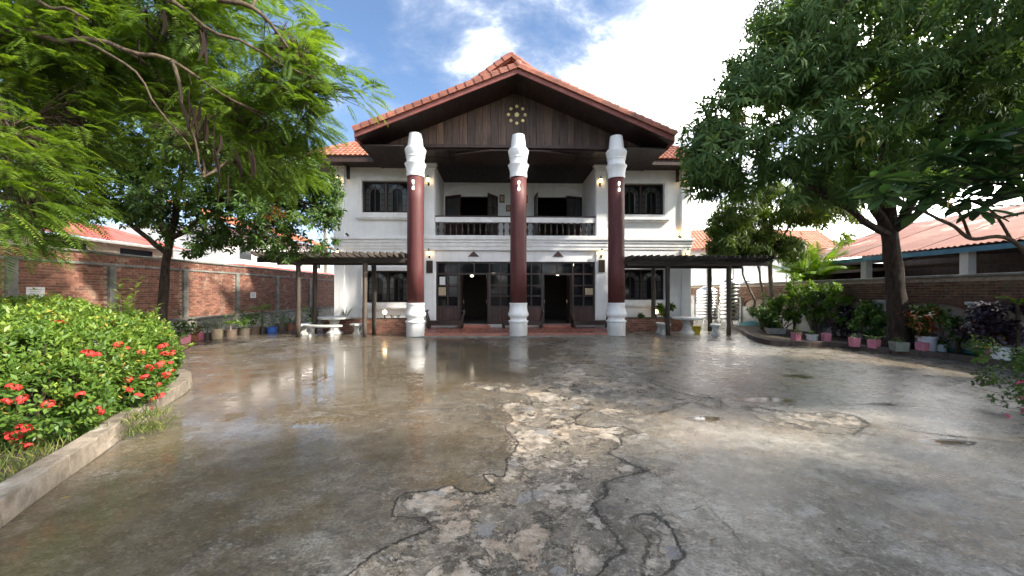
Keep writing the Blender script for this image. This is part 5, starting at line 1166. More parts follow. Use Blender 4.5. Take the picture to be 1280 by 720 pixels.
# ------------------------------------------------------------------ feathery tree overhanging from the left
tx, ty = -9.6, 6.3
feath = empty('feathery_tree', (tx, ty, 0), 0, 'spreading tree with bright feathery fronds and dark hanging pods above the hedge', 'tree')
blobs = [ell(90, 20, 6.2, 1.5, 1.3, .9), ell(190, 40, 6.4, 1.4, 1.3, .8), ell(290, 60, 6.6, 1.3, 1.2, .75), ell(370, 80, 6.8, 1.0, 1.0, .55), ell(425, 110, 7.0, .55, .7, .35), ell(330, 130, 6.8, 1.1, 1.1, .7), ell(250, 170, 6.9, 1.0, 1.0, .8), ell(310, 195, 7.4, .9, .9, .7), ell(350, 210, 7.6, .7, .8, .4), ell(160, -30, 6.6, 2.0, 1.6, 1.0), ell(320, 15, 6.9, 1.2, 1.2, .6), ell(30, 100, 5.6, .9, 1.0, .8), ell(10, 180, 5.2, .6, .9, .7), ell(-20, 260, 5.0, .55, .8, .6), ell(-60, 60, 6, 1.8, 1.6, 1.4), ell(120, 90, 6.4, 1.0, 1.1, .5), ell(380, 150, 7.2, .5, .7, .35)]
blobs += [ell(20, 240, 5.4, .8, .9, .7), ell(40, 150, 5.8, 1.0, 1.0, .8), ell(60, 60, 5.8, 1.2, 1.1, .8)]
C, Dn = blob_points(blobs, 5600, .30, .24, 1.3)
Dd = Dn * np.array([1, 1, .35]) + np.array([.30, -.05, -.02]) + rng.normal(0, .45, C.shape)
Vg, n = fronds(C, Dd, .44, 17, .125, .0088, .35)
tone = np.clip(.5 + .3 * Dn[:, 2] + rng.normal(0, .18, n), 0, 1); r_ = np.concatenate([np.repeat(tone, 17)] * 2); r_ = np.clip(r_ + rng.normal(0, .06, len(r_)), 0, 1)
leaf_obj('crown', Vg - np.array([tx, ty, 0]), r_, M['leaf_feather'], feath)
fk = Vector((-9.3, 6.3, 3.2))
build_tree(feath, ([(tx, ty, 0), (-9.7, 6.3, 1.2), (-9.5, 6.35, 2.3), tuple(fk)], .24, .18),
           [([fk, S(-20, 60, 5.6), S(95, 54, 5.3), S(215, 78, 5.5), S(300, 130, 6.0)], .055, .014), ([fk, S(-60, -60, 5.8), S(180, -10, 5.4), S(270, 40, 5.6), S(400, 100, 6.4)], .055, .012), ([fk, S(-10, 10, 5.4), S(60, 5, 5.1), S(110, 24, 5.0)], .035, .014), ([S(215, 78, 5.5), S(230, 130, 5.6), S(255, 220, 6.0)], .028, .01), ([S(95, 54, 5.3), S(170, 90, 5.2), S(240, 190, 5.6)], .02, .008), ([fk, S(-60, 160, 5.3), S(10, 200, 5.2)], .06, .02), ([S(180, -10, 5.4), S(300, 0, 5.6), S(360, 60, 6.0)], .05, .02)], C, M['bark'], 60, .6, .022)
for k in range(30):
    px, py = [(190, 20), (185, 40), (250, 45), (255, 30), (240, 110), (245, 130), (270, 175), (280, 185), (228, 120), (105, 15), (205, 10), (262, 160), (275, 210), (243, 140), (300, 190)][k % 15]
    c = S(px + random.uniform(-16, 16), py + random.uniform(-10, 10), random.uniform(5.2, 5.9)); L_ = random.uniform(.28, .5); a = random.uniform(-.3, .3)
    m = MB(); vs = []; nn = 6
    for i in range(nn + 1):
        t = i / nn; w_ = .022 * math.sin(math.pi * min(.97, max(.03, t))) ** .5; x = a * t * L_ + .03 * math.sin(t * 3); vs += [(x - w_, -.006, -t * L_), (x + w_, -.006, -t * L_), (x + w_, .006, -t * L_), (x - w_, .006, -t * L_)]
    fs_ = [(0, 1, 2, 3), (4 * nn + 3, 4 * nn + 2, 4 * nn + 1, 4 * nn)]
    for i in range(nn): fs_ += [(4 * i + j, 4 * i + 4 + j, 4 * i + 4 + (j + 1) % 4, 4 * i + (j + 1) % 4) for j in range(4)]
    m.add(vs, fs_); link('seed_pod', m.mesh('seed_pod', M['pod']), feath, c - Vector((tx, ty, 0)), (0, 0, random.uniform(0, 3)))
# two sprays of orange-red blossom low in the crown
for px, py in ((345, 262), (352, 268), (336, 270)):
    c = S(px, py, 7.6); m = MB(); P_ = rng.normal(0, .05, (40, 3)); Vg = leaf_geo(P_, rng.normal(0, 1, (40, 3)), rng.normal(0, 1, (40, 3)), np.full(40, .05), np.full(40, .014)) + np.array(c - Vector((tx, ty, 0)))
    leaf_obj('blossom', Vg, rng.uniform(0, 1, 40), M['leaf_croton'], feath, None)

# brick wall added unseen behind the camera, to darken reflections in the glazing
ws = empty('added_street_wall', (0, -9.5, 0), 0, 'unseen brick street wall with a gate opening, added to darken the door glass', 'wall')
for a, b in ((-12, -2.6), (2.6, 11.5)):
    m = MB(); m.box(a, b, -.12, .1, 0, 2.1); m.build('core', M['mortar'], ws); m = MB(); bricks(m, (a, .112, 0), (1, 0, 0), (0, 1, 0), b - a, .02, 2.08, depth=.012); m.build('brick_courses', M['brick_old'], ws, kind='stuff'); m = MB(); m.box(a, b, -.18, .16, 2.103, 2.18); m.build('coping', M['wall_concrete'], ws)
for a in (-2.8, 2.8): m = MB(); m.box(a - .19, a + .19, -.22, .22, 0, 2.6); m.build('gate_post', M['wall_concrete'], ws)
# street trees beyond the entrance, mirrored in the glazed doors
for i, (x, y, sc, a) in enumerate(((-9, -14, .62, 40), (-2.5, -17, .68, 130), (4.5, -16, .6, 250), (11, -17, .7, 330), (17, -14, .65, 80))):
    c = copy_tree(broad); c.location = (x, y, 0); c.scale = (sc,) * 3; c.rotation_euler = (0, 0, R(a)); c['label'] = ['broadleaf street tree behind the brick boundary wall end of the street wall', 'broadleaf street tree beside the gate post nearer the hedge', 'broadleaf street tree beside the gate post nearer the arcaded wall', 'broadleaf street tree behind the arcaded wall end of the street wall', 'broadleaf street tree behind the open shed end of the street'][i]; c['group'] = 'street trees beyond the yard entrance'
# ------------------------------------------------------------------ frangipani at the right edge
tx, ty = 7.7, 5.3
plum = empty('frangipani_tree', (tx, ty, 0), 0, 'frangipani with bare curved branches and large paddle leaves by the rusty shed roof', 'tree')
paths = [[(7.7, 5.3, 0), (7.6, 5.3, .9), (7.3, 5.2, 1.7)], [(7.3, 5.2, 1.7), S(1262, 300, 5.1), S(1215, 298, 5.1), S(1185, 280, 5.0), S(1150, 262, 5.0)], [(7.3, 5.2, 1.7), S(1290, 262, 5.1), S(1262, 230, 5.1)], [S(1215, 298, 5.1), S(1190, 258, 5.0), S(1160, 245, 5.0)],
         [(7.3, 5.2, 1.7), S(1330, 230, 5.2), S(1300, 190, 5.2)], [S(1262, 300, 5.1), S(1240, 262, 5.2), S(1205, 250, 5.2)], [S(1290, 262, 5.1), S(1250, 272, 4.9), S(1225, 262, 4.9)], [S(1150, 262, 5.0), S(1120, 255, 5.0), S(1105, 248, 5.0)], [(7.3, 5.2, 1.7), S(1340, 300, 4.6), S(1290, 240, 4.6)], [S(1262, 230, 5.1), S(1250, 200, 5.2)], [S(1300, 190, 5.2), S(1270, 160, 5.3)]]
for i, p_ in enumerate(paths):
    q = smooth_path(p_, 6, .03); r0 = .075 if i == 0 else .028 if i in (1, 2, 4, 8) else .018
    m = MB(); m.tube([x - Vector((tx, ty, 0)) for x in q], [r0 * (1 - .35 * k / len(q)) for k in range(len(q))], 8); m.build('trunk' if i == 0 else 'branch', M['bark'], plum, True)
def paddle_mesh(mat):
    m = MB(); n = 7; vs = []; 
    for i in range(n + 1):
        t = i / n; w_ = .050 * math.sin(math.pi * min(.985, t * .97 + .015)) ** .8 * (0.75 + .6 * t) ; z = -.05 * t * t - .0
        vs += [(t * .30, -w_, z + .012), (t * .30, 0, z), (t * .30, w_, z + .012)]
    fs_ = []
    for i in range(n): fs_ += [(3 * i, 3 * i + 3, 3 * i + 4, 3 * i + 1), (3 * i + 1, 3 * i + 4, 3 * i + 5, 3 * i + 2)]
    m.add(vs, fs_); return m.mesh('leaf', mat, True)
lm = []
for k in range(5):
    me = paddle_mesh(M['leaf_plumeria']); me.attributes['rnd'].data.foreach_set('value', [k / 4] * len(me.polygons)); lm.append(me)
lmy = paddle_mesh(M['leaf_yellow'])
tips = [(1150, 262), (1160, 245), (1205, 250), (1225, 262), (1105, 248), (1262, 230), (1250, 200), (1290, 240), (1270, 160), (1300, 190), (1180, 225), (1210, 205), (1235, 225), (1130, 232), (1170, 195), (1262, 185), (1100, 225), (1215, 175), (1195, 190), (1240, 175), (1285, 215), (1250, 245), (1200, 225)]
for i, (px, py) in enumerate(tips):
    c = S(px, py - 3, random.uniform(4.8, 5.3)) - Vector((tx, ty, 0))
    for k in range(13):
        a = k * 2.4 + i; el = random.uniform(-.55, .55); o = link('leaf', random.choice(lm), plum, c + Vector((0, 0, -.006 * k)), (random.uniform(-.3, .3), el, a), (random.uniform(.9, 1.3),) * 3)
c = S(1192, 240, 4.85) - Vector((tx, ty, 0)); link('leaf', lmy, plum, c, (.3, 1.2, 2.4), (.7,) * 3)

# ------------------------------------------------------------------ beds, kerbs
def ribbon_kerb(pts, w_, h_, name, mat, parent, seg=.75, mark=None):
    P_ = smooth_path([(x, y, 0) for x, y in pts], 8); L_ = 0; cur = [P_[0]]; n = 0
    def emit(c):
        if len(c) < 2: return
        m = MB(); vs = []
        for i, q in enumerate(c):
            d = (c[min(i + 1, len(c) - 1)] - c[max(i - 1, 0)]).normalized(); s = Vector((-d.y, d.x, 0)); j = .012 * mnoise.noise(q * 3)
            vs += [q - s * w_ / 2, q + s * w_ / 2, q + s * (w_ / 2 - .015) + Vector((0, 0, h_ + j)), q - s * (w_ / 2 - .015) + Vector((0, 0, h_ + j))]
        k = len(c); fs_ = [(0, 1, 2, 3), (4 * k - 1, 4 * k - 2, 4 * k - 3, 4 * k - 4)]
        for i in range(k - 1): fs_ += [(4 * i + j_, 4 * i + 4 + j_, 4 * i + 4 + (j_ + 1) % 4, 4 * i + (j_ + 1) % 4) for j_ in range(4)]
        m.add(vs, fs_); o = m.build(name, mat, parent, bev=.012)
    for a, b in zip(P_, P_[1:]):
        L_ += (b - a).length; cur.append(b)
        if L_ > seg: emit(cur); d = (cur[-1] - cur[-2]).normalized(); cur = [b + d * .006]; L_ = 0
    emit(cur)
kl = [(-2.35, .2), (-2.9, 1.5), (-3.55, 2.57), (-3.85, 3.15), (-4.15, 3.77), (-4.55, 4.55), (-4.95, 5.34), (-5.35, 6.2), (-5.9, 6.9), (-6.8, 7.3), (-8.4, 7.5), (-11.8, 7.55)]
bedL = MB(); P_ = [(p_.x, p_.y) for p_ in smooth_path([(x, y, 0) for x, y in kl], 6)]; bedL.prism_z(P_ + [(-11.9, .2)], 0.0, .12)
bed1 = bedL.build('planting_bed', M['soil']); tag(bed1, 'raised planting bed below the hedge behind its kerb', 'bed', kind='structure')
kerb1 = empty('kerb', (0, 0, 0)); tag(kerb1, 'pale stone kerb curving round the hedge', 'kerb', kind='structure'); ribbon_kerb(kl, .20, .19, 'kerb_stone', M['kerb'], kerb1, .8)
kr = [(10.0, 17.5), (9.2, 15.4), (8.25, 13.2), (8.0, 11.9), (8.7, 11.55), (9.6, 11.35), (9.65, 10.85), (9.95, 10.1), (10.45, 9.45), (10.55, 8.5), (10.6, 7.7), (10.5, 5), (9.9, 2)]
q = MB(); P_ = [(p_.x, p_.y) for p_ in smooth_path([(x, y, 0) for x, y in kr], 6)]; q.prism_z((P_ + [(11.43, 2), (11.43, 17.5)])[::-1], 0.0, .10)
tag(q.build('planting_bed', M['soil']), 'dark soil bed along the arcaded wall', 'bed', kind='structure')
kerb2 = empty('bed_edging', (0, 0, 0)); tag(kerb2, 'low dark edging of the bed under the mango tree', 'kerb', kind='structure'); ribbon_kerb(kr, .13, .15, 'edging_brick', M['edging'], kerb2, .45)

# ------------------------------------------------------------------ flowering hedge
hedge = empty('flowering_hedge', (-7.0, 6.8, .12), 0, 'rounded bright green hedge dotted with red flower clusters on the kerbed bed', 'hedge')
ho = np.array([-7.0, 6.8, .12])
edge = [(-4.36, 3.6), (-4.55, 4.5), (-4.90, 5.2), (-5.40, 5.85), (-6.2, 6.3)]
lumps = []
for k in range(170):
    t = random.random() * (len(edge) - 1); i = int(t); f = t - i; ex = edge[i][0] + (edge[i + 1][0] - edge[i][0]) * f; ey = edge[i][1] + (edge[i + 1][1] - edge[i][1]) * f
    off = random.random() ** 1.3 * 4.4; r_ = random.uniform(.42, .62); x = ex - r_ * .75 - off; y = ey + random.uniform(-.15, .25)
    y = max(y, 3.75)
    top = min(1.12 + .30 * off, 1.42) + random.uniform(-.10, .09)
    z = random.uniform(.45, top - r_ * .8) if random.random() < .45 else top - r_ * .8
    lumps.append((x, y, z, r_))
for k in range(16): lumps.append((-4.55 - .16 * k + random.uniform(-.1, .1), 3.78 + random.uniform(-.08, .1), random.uniform(.36, .7), random.uniform(.36, .46)))
lp = np.array(lumps); Cs = []; Ds = []
for (x, y, z, r_) in lumps:
    n = int(560 * (r_ / .5) ** 2); d = unit(rng.normal(size=(n, 3))); p_ = np.array([x, y, z]) + d * r_ * rng.uniform(.80, 1.05, n)[:, None] * np.array([1, 1, .85])
    dist = np.linalg.norm((p_[:, None, :] - lp[None, :, :3]) / np.array([1, 1, .85]), axis=2) / lp[None, :, 3]
    ok = (dist.min(1) > .72) & (p_[:, 2] > .16); Cs.append(p_[ok]); Ds.append(d[ok])
C = np.concatenate(Cs); Dn = np.concatenate(Ds); front = (C[:, 0] > -10.8)
C, Dn = C[front], Dn[front]
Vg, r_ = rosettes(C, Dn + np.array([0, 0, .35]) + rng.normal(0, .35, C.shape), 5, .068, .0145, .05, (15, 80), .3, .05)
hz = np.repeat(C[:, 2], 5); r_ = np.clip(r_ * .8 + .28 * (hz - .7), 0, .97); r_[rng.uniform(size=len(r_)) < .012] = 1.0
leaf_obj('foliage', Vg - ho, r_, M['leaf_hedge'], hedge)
# upright sprigs breaking the outline
sel = rng.choice(np.nonzero(Dn[:, 2] > .25)[0], 420); Vs = []; Rs = []
for lv in range(4):
    Cs_ = C[sel] + np.array([0, 0, 1.]) * (.03 + .032 * lv) + Dn[sel] * .03 + rng.normal(0, .008, (len(sel), 3)); keep = rng.uniform(size=len(sel)) < (1 - .2 * lv)
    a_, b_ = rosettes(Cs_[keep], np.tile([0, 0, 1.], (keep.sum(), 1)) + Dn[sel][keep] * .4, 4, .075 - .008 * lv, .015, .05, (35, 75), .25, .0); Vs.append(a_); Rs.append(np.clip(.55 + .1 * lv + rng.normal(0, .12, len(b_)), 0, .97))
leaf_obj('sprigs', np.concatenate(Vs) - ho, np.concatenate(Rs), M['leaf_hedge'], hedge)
# dark inner twigs
m = MB()
for k in range(220):
    l_ = lumps[k % len(lumps)]; a = Vector((l_[0] + random.uniform(-.2, .2), l_[1] + random.uniform(-.2, .2), .12)); b = Vector(l_[:3]) + Vector(rng.normal(0, .22, 3)); m.tube([a - Vector(ho), a.lerp(b, .5) + Vector(rng.normal(0, .05, 3)) - Vector(ho), b - Vector(ho)], [.012, .010, .006], 4)
m.build('stems', M['bark'], hedge, kind='stuff')
def flower_head(r_, n):
    d = unit(rng.normal(size=(n, 3)) * np.array([1, 1, .6]) + np.array([0, 0, .5])); c = d * r_ * np.array([1, 1, .6]); V_ = []
    for k in range(4):
        a = k * math.pi / 2; t1 = unit(np.cross(d, np.tile([.3, .2, .9], (n, 1)))); t2 = np.cross(d, t1); D = t1 * math.cos(a) + t2 * math.sin(a); V_.append(leaf_geo(c, D, d, np.full(n, .017), np.full(n, .006)))
    Vg = np.concatenate(V_); n5 = len(Vg); base = (np.arange(n5) * 5)[:, None]; Fq = np.concatenate([base + np.array([0, 1, 2, 3]), base + np.array([0, 4, 2, 1])], 1).reshape(-1, 4)
    return quads_mesh('flower_head', Vg.reshape(-1, 3), Fq, np.repeat(rng.uniform(0, 1, n5), 2), M['petal_red'])
heads = [flower_head(.055, 46), flower_head(.045, 34), flower_head(.065, 54)]
fpos = [(75, 403), (147, 431), (110, 442), (121, 443), (157, 436), (17, 484), (8, 502), (27, 499), (60, 505), (30, 535), (20, 548), (33, 557), (12, 545), (100, 493), (123, 513), (160, 474), (162, 487), (173, 494), (181, 471), (198, 481), (199, 456), (208, 469), (191, 499), (199, 495), (212, 453), (186, 512), (167, 535), (205, 442), (176, 441), (203, 433), (215, 441), (215, 463), (186, 460), (22, 541)]
for i, (px, py) in enumerate(fpos):
    d = ray(px, py); d = np.array(d); o_ = np.array([0, 0, H]); tt = np.linspace(2.5, 14, 500); P_ = o_ + d * tt[:, None]
    dist = (np.linalg.norm((P_[:, None, :] - lp[None, :, :3]) / np.array([1, 1, .85]), axis=2) / lp[None, :, 3]).min(1); hit = np.nonzero(dist < 1.02)[0]
    if len(hit) == 0:
        q = np.argmin(dist); 
        if dist[q] > 1.35: continue
    else: q = hit[0]
    p_ = P_[q] - ho; tag_h = link('flower_head', heads[i % 3], hedge, p_, (random.uniform(-.2, .9), random.uniform(-.2, .6), random.uniform(0, 6)), (random.uniform(.7, 1.05),) * 3)
# taller pale shoots rising out of the hedge
for px, py, px1, py1, Y in ((150, 400, 148, 352, 6.2), (160, 400, 172, 350, 6.2), (186, 425, 196, 383, 6.1), (160, 395, 158, 372, 6.1), (215, 445, 240, 432, 5.9)):
    a, b = S(px, py, Y), S(px1, py1, Y); m = MB(); m.tube([a - Vector(ho), a.lerp(b, .5) - Vector(ho) + Vector((.02, 0, 0)), b - Vector(ho)], [.007, .006, .004], 5); sh_ = m.build('shoot', M['bark'], hedge)
    n = 12; ts = np.linspace(.25, 1, n); P_ = np.array([list(a.lerp(b, t) - Vector(ho)) for t in ts]); az = np.arange(n) * 2.3; D = np.stack([np.cos(az), np.sin(az), np.full(n, .55)], 1)
    leaf_obj('shoot_leaves', leaf_geo(P_, D, np.tile([0, 0, 1.], (n, 1)), np.full(n, .15), np.full(n, .03)), rng.uniform(.5, .92, n), M['leaf_hedge'], hedge, None)
# grass on the bed's edge
n = 2600; gx_ = []; 
while len(gx_) < n:
    t = random.random() ** .8 * 8.5; y = 1.6 + t * .55; xk = np.interp(y, [p_[1] for p_ in kl], [p_[0] for p_ in kl]); x = xk - .13 - random.random() ** 1.3 * 1.2
    if y > 4.4 and xk - x > .5: continue
    gx_.append((x, y, .115))
for k in range(420): c = G(181, 552); gx_.append((c[0] - .22 + random.gauss(0, .11), c[1] + .25 + random.gauss(0, .13), .16 if random.random() < .5 else .02))
P_ = np.array(gx_); D = np.stack([rng.normal(0, .45, len(P_)), rng.normal(0, .45, len(P_)), np.full(len(P_), 1.)], 1)
o = leaf_obj('grass', leaf_geo(P_, D, rng.normal(0, 1, P_.shape) + 1e-3, rng.uniform(.05, .16, len(P_)), np.full(len(P_), .0035), droop=.3), rng.uniform(0, 1, len(P_)), M['grass'], None); tag(o, 'tufts of yellowing grass between the kerb and the hedge', 'grass', kind='stuff')

# ------------------------------------------------------------------ shrubs and potted plants
def shrub(name, label, x, y, z0, h_, r_, n, mat, leafL, leafW, stems=4, droop=.15, group=None, spread=(30, 95), grav=.25, zlo=.3, stem_mat='bark', cat='shrub'):
    root = empty(name, (x, y, z0), 0, label, cat, group); m = MB(); P_ = []; Dd = []
    nb = max(3, n // 22); bl = [((random.gauss(0, r_ * .42), random.gauss(0, r_ * .42), h_ * random.uniform(zlo, .95)), r_ * random.uniform(.28, .5)) for _ in range(nb)]
    for k in range(n):
        c, rr_ = random.choice(bl); d = unit(rng.normal(size=(1, 3)))[0]; P_.append(np.array(c) + d * rr_ * rng.uniform(.4, 1)); Dd.append(d)
    C = np.array(P_); C[:, 2] = np.clip(C[:, 2], .08, h_ * 1.08); Vg, rn = rosettes(C, np.array(Dd) + np.array([0, 0, .5]), 6, leafL, leafW, droop, spread, .3, grav); leaf_obj('foliage', Vg, rn, mat, root)
    for k in range(stems):
        c, rr_ = bl[k % len(bl)]; a = Vector((random.gauss(0, .05), random.gauss(0, .05), 0)); b = Vector(c); m = MB(); m.tube([a, a.lerp(b, .5) + Vector(rng.normal(0, .04, 3)), b], [.022, .017, .009], 5); m.build('stem', M[stem_mat], root, True)
    return root
def at(px, py, z=.1):
    x, y = G(px, py, z)
    return (x, y) if x < 11.0 else (10.95, 10.95 * F / (px - CX))
x, y = at(1016, 417); shrub('glossy_shrub', 'tall many stemmed glossy shrub behind the white pot', x, y, .1, 1.75, .70, 300, M['leaf_shrub'], .11, .026, 7, stem_mat='bark_pale', zlo=.45)
x, y = at(985, 416); shrub('leafy_shrub', 'dense leafy shrub beside the concrete planter', x, y + .5, .1, 1.45, .65, 260, M['leaf_shrub'], .10, .024, 5)
x, y = at(1083, 424); shrub('round_shrub', 'round shrub with pale upper leaves left of the mango trunk', x, y, .1, 1.35, .60, 280, M['leaf_shrub'], .11, .03, 5, zlo=.35)
x, y = at(1148, 428); shrub('leafy_shrub', 'leafy shrub between the mango trunk and the white bucket', x, y + .2, .1, 1.15, .55, 230, M['leaf_shrub'], .11, .028, 4)
x, y = at(1255, 436); shrub('purple_shrub', 'dark purple leaved shrub against the white pillar', x, y, .1, 1.25, .62, 300, M['leaf_purple'], .12, .03, 4)
x, y = at(1062, 424); shrub('purple_shrub', 'dark purple leaved shrub behind the pink pots by the arcaded wall', x + .1, y + .3, .1, 1.0, .5, 180, M['leaf_purple'], .10, .022, 3)
x, y = at(955, 416); shrub('dark_shrub', 'low dark shrub at the foot of the drooping tree', x, y, .05, .95, .55, 200, M['leaf_broad'], .12, .026, 3)
x, y = 7.1, 5.1; shrub('pink_flowered_shrub', 'dark leaved shrub with small pink flowers at the yard edge under the frangipani', x, y, 0, 1.05, .62, 620, M['leaf_broad'], .06, .014, 6, zlo=.12)
sh_ = bpy.data.objects['pink_flowered_shrub']
for px, py in ((1279, 497), (1262, 521), (1276, 478), (1278, 512)):
    c = S(px, py, 4.95) - Vector((x, y, 0)); P_ = rng.normal(0, .012, (10, 3)); leaf_obj('flower', leaf_geo(P_, rng.normal(0, 1, (10, 3)), rng.normal(0, 1, (10, 3)), np.full(10, .035), np.full(10, .013)) + np.array(c), rng.uniform(0, 1, 10), M['petal_pink'], sh_, None)

for i, (px, py, h_, r_, mt, lab) in enumerate(((1040, 421, 1.3, .5, 'leaf_shrub', 'slim green shrub between the bed corner and the arcaded wall'), (1100, 426, .9, .45, 'leaf_broad', 'low dark shrub behind the spiky pink pot'), (1195, 432, 1.0, .5, 'leaf_broad', 'dark leafy shrub right of the croton against the white wall'), (1020, 414, 1.9, .6, 'leaf_palm', 'tall pale green shrub under the palm'), (975, 412, 1.7, .55, 'leaf_broad', 'tall dark shrub behind the leafy shrub and concrete planter'), (992, 413, 2.3, .6, 'leaf_palm', 'tall airy yellow green shrub rising above the wall beside the drooping tree'), (1045, 416, 1.9, .5, 'leaf_palm', 'upright yellow green shrub at the foot of the palm'))):
    x, y = at(px, py); shrub('bed_shrub', lab, min(x + .15, 11.0), y, .1, h_, r_, 170, M[mt], .12, .026, 4)
# palm behind the right wall
px_, py_ = 12.25, 15.8
palm = empty('areca_palm', (px_, py_, 0), 0, 'bright yellow green palm rising behind the arcaded wall', 'palm')
for k in range(4):
    m = MB(); a = Vector((random.uniform(-.2, .2), random.uniform(-.2, .2), 0)); m.tube([a, a * 1.4 + Vector((0, 0, 1.2)), a * 1.8 + Vector((0, 0, 2.2))], [.06, .05, .04], 8); m.build('stem', M['bark_pale'], palm, True)
for k in range(24):
    az = k * 2.399; el = random.uniform(.55, 1.35); L_ = random.uniform(1.6, 2.3); d = Vector((math.cos(az) * math.cos(el), math.sin(az) * math.cos(el), math.sin(el))); b = Vector((random.uniform(-.25, .25), random.uniform(-.25, .25), 2.1)); n = 24
    t = np.linspace(0.02, 1, n); P_ = np.array([list(b + d * L_ * q + Vector((0, 0, -.55 * L_ * q * q * math.cos(el)))) for q in t]); tan = unit(np.gradient(P_, axis=0)); sd_ = unit(np.cross(tan, np.tile([0, 0, 1.], (n, 1)))); up = np.cross(sd_, tan); gs = []
    for s in (-1, 1): gs.append(leaf_geo(P_, sd_ * s + tan * .8 - np.array([0, 0, .25]), up, 1.25 * .42 * np.sin(np.pi * np.clip(t * .8 + .18, 0, 1)) + .05, np.full(n, .03), droop=.2))
    fr_ = leaf_obj('frond', np.concatenate(gs), np.clip(rng.normal(.5, .2, 2 * n), 0, 1), M['leaf_palm'], palm, None)
    m = MB(); m.tube([tuple(p_) for p_ in P_[::3]], [.014 * (1 - .7 * i / 8) for i in range(len(P_[::3]))], 5); m.build('rachis', M['leaf_palm'], fr_)

# pots
def blade_plant(root, z, n, L_, w_, mat, up=.6, droop=.3, name='leaf'):
    for k in range(n):
        a = k * 2.399; el = up * random.uniform(.7, 1.3); D = np.array([[math.cos(a), math.sin(a), el * 1.6]]); Vg = leaf_geo(np.array([[.02 * math.cos(a), .02 * math.sin(a), z]]), D, np.array([[-math.cos(a) * .6, -math.sin(a) * .6, 1.]]), np.array([L_ * random.uniform(.7, 1.15)]), np.array([w_]), droop=droop)
        leaf_obj(name, Vg, np.array([random.random()]), mat, root, None)
def bush_plant(root, z, h_, r_, n, mat, lL, lW):
    C = rng.normal(0, 1, (n, 3)) * np.array([r_ * .45, r_ * .45, h_ * .28]) + np.array([0, 0, z + h_ * .55]); C[:, 2] = np.maximum(C[:, 2], z + .03)
    Vg, rn = rosettes(C, C - np.array([0, 0, z]) + 1e-3, 5, lL, lW, .15, (30, 95), .3, .3); leaf_obj('foliage', Vg, rn, mat, root)
    for k in range(4): m = MB(); m.tube([(0, 0, z - .02), tuple(C[k] * .5 + np.array([0, 0, z * .5])), tuple(C[k])], [.009, .007, .004], 4); m.build('stem', M['bark'], root)
def pot(px, py, r_, h_, key, col, label, z0=0.0, square=False, plant=None, group='plant pots along the walls', taper=.88):
    x, y = G(px, py, z0); root = empty('potted_plant', (x, y + r_, z0), random.uniform(-.4, .4), label, 'potted plant', group); mt = pot_mat(key, col); m = MB()
    if square:
        s = r_; b = s * taper; vs = [(-b, -b, 0), (b, -b, 0), (b, b, 0), (-b, b, 0), (-s, -s, h_), (s, -s, h_), (s, s, h_), (-s, s, h_), (-s * .88, -s * .88, h_), (s * .88, -s * .88, h_), (s * .88, s * .88, h_), (-s * .88, s * .88, h_), (-s * .85, -s * .85, h_ * .8), (s * .85, -s * .85, h_ * .8), (s * .85, s * .85, h_ * .8), (-s * .85, s * .85, h_ * .8)]
        m.add(vs, [(3, 2, 1, 0)] + [(i + 4 * l_, (i + 1) % 4 + 4 * l_, (i + 1) % 4 + 4 + 4 * l_, i + 4 + 4 * l_) for l_ in range(3) for i in range(4)]); m.build('pot', mt, root, bev=.008)
        m = MB(); m.box(-s * .84, s * .84, -s * .84, s * .84, h_ * .79, h_ * .86); m.build('soil', M['soil'], root)
    else:
        m.lathe([(r_ * taper, 0), (r_ * .96, h_ * .86), (r_ * 1.06, h_ * .865), (r_ * 1.06, h_), (r_ * .9, h_), (r_ * .88, h_ * .82)], 20, cap=False); m.add([(r_ * taper * math.cos(a), r_ * taper * math.sin(a), 0) for a in np.linspace(0, 2 * math.pi, 20, endpoint=False)], [tuple(range(19, -1, -1))]); m.build('pot', mt, root, True).data.set_sharp_from_angle(angle=R(30))
        m = MB(); m.lathe([(r_ * .87, h_ * .80), (r_ * .87, h_ * .85)], 16); m.build('soil', M['soil'], root)
    if plant: plant(root, h_ * .85)
    return root
PINK, TERRA, TAN, DARK, WHITE, GREY, BLUE = (.62, .22, .28), (.34, .13, .07), (.46, .36, .24), (.08, .065, .05), (.70, .70, .68), (.28, .27, .25), (.04, .14, .55)
bush = lambda h_, r_, n, mt='leaf_shrub', lL=.10, lW=.02: (lambda ro, z: bush_plant(ro, z, h_, r_, n, M[mt], lL, lW))
blade = lambda n, L_, w_, mt='leaf_shrub', up=.6: (lambda ro, z: blade_plant(ro, z, n, L_, w_, M[mt], up))
def frondy(n, L_, mt='leaf_palm', stem=.25):
    def f(ro, z):
        m = MB(); m.tube([(0, 0, z - .02), (.01, 0, z + stem)], [.035, .028], 7); m.build('stem', M['bark_pale'], ro)
        Dd = np.array([[math.cos(k * 2.4), math.sin(k * 2.4), random.uniform(.2, .9)] for k in range(n)]); Vg, _ = fronds(np.tile([0, 0, z + stem], (n, 1)), Dd, L_, 14, L_ * .3, .012, .5); leaf_obj('fronds', Vg, rng.uniform(0, 1, len(Vg)), M[mt], ro, None)
    return f
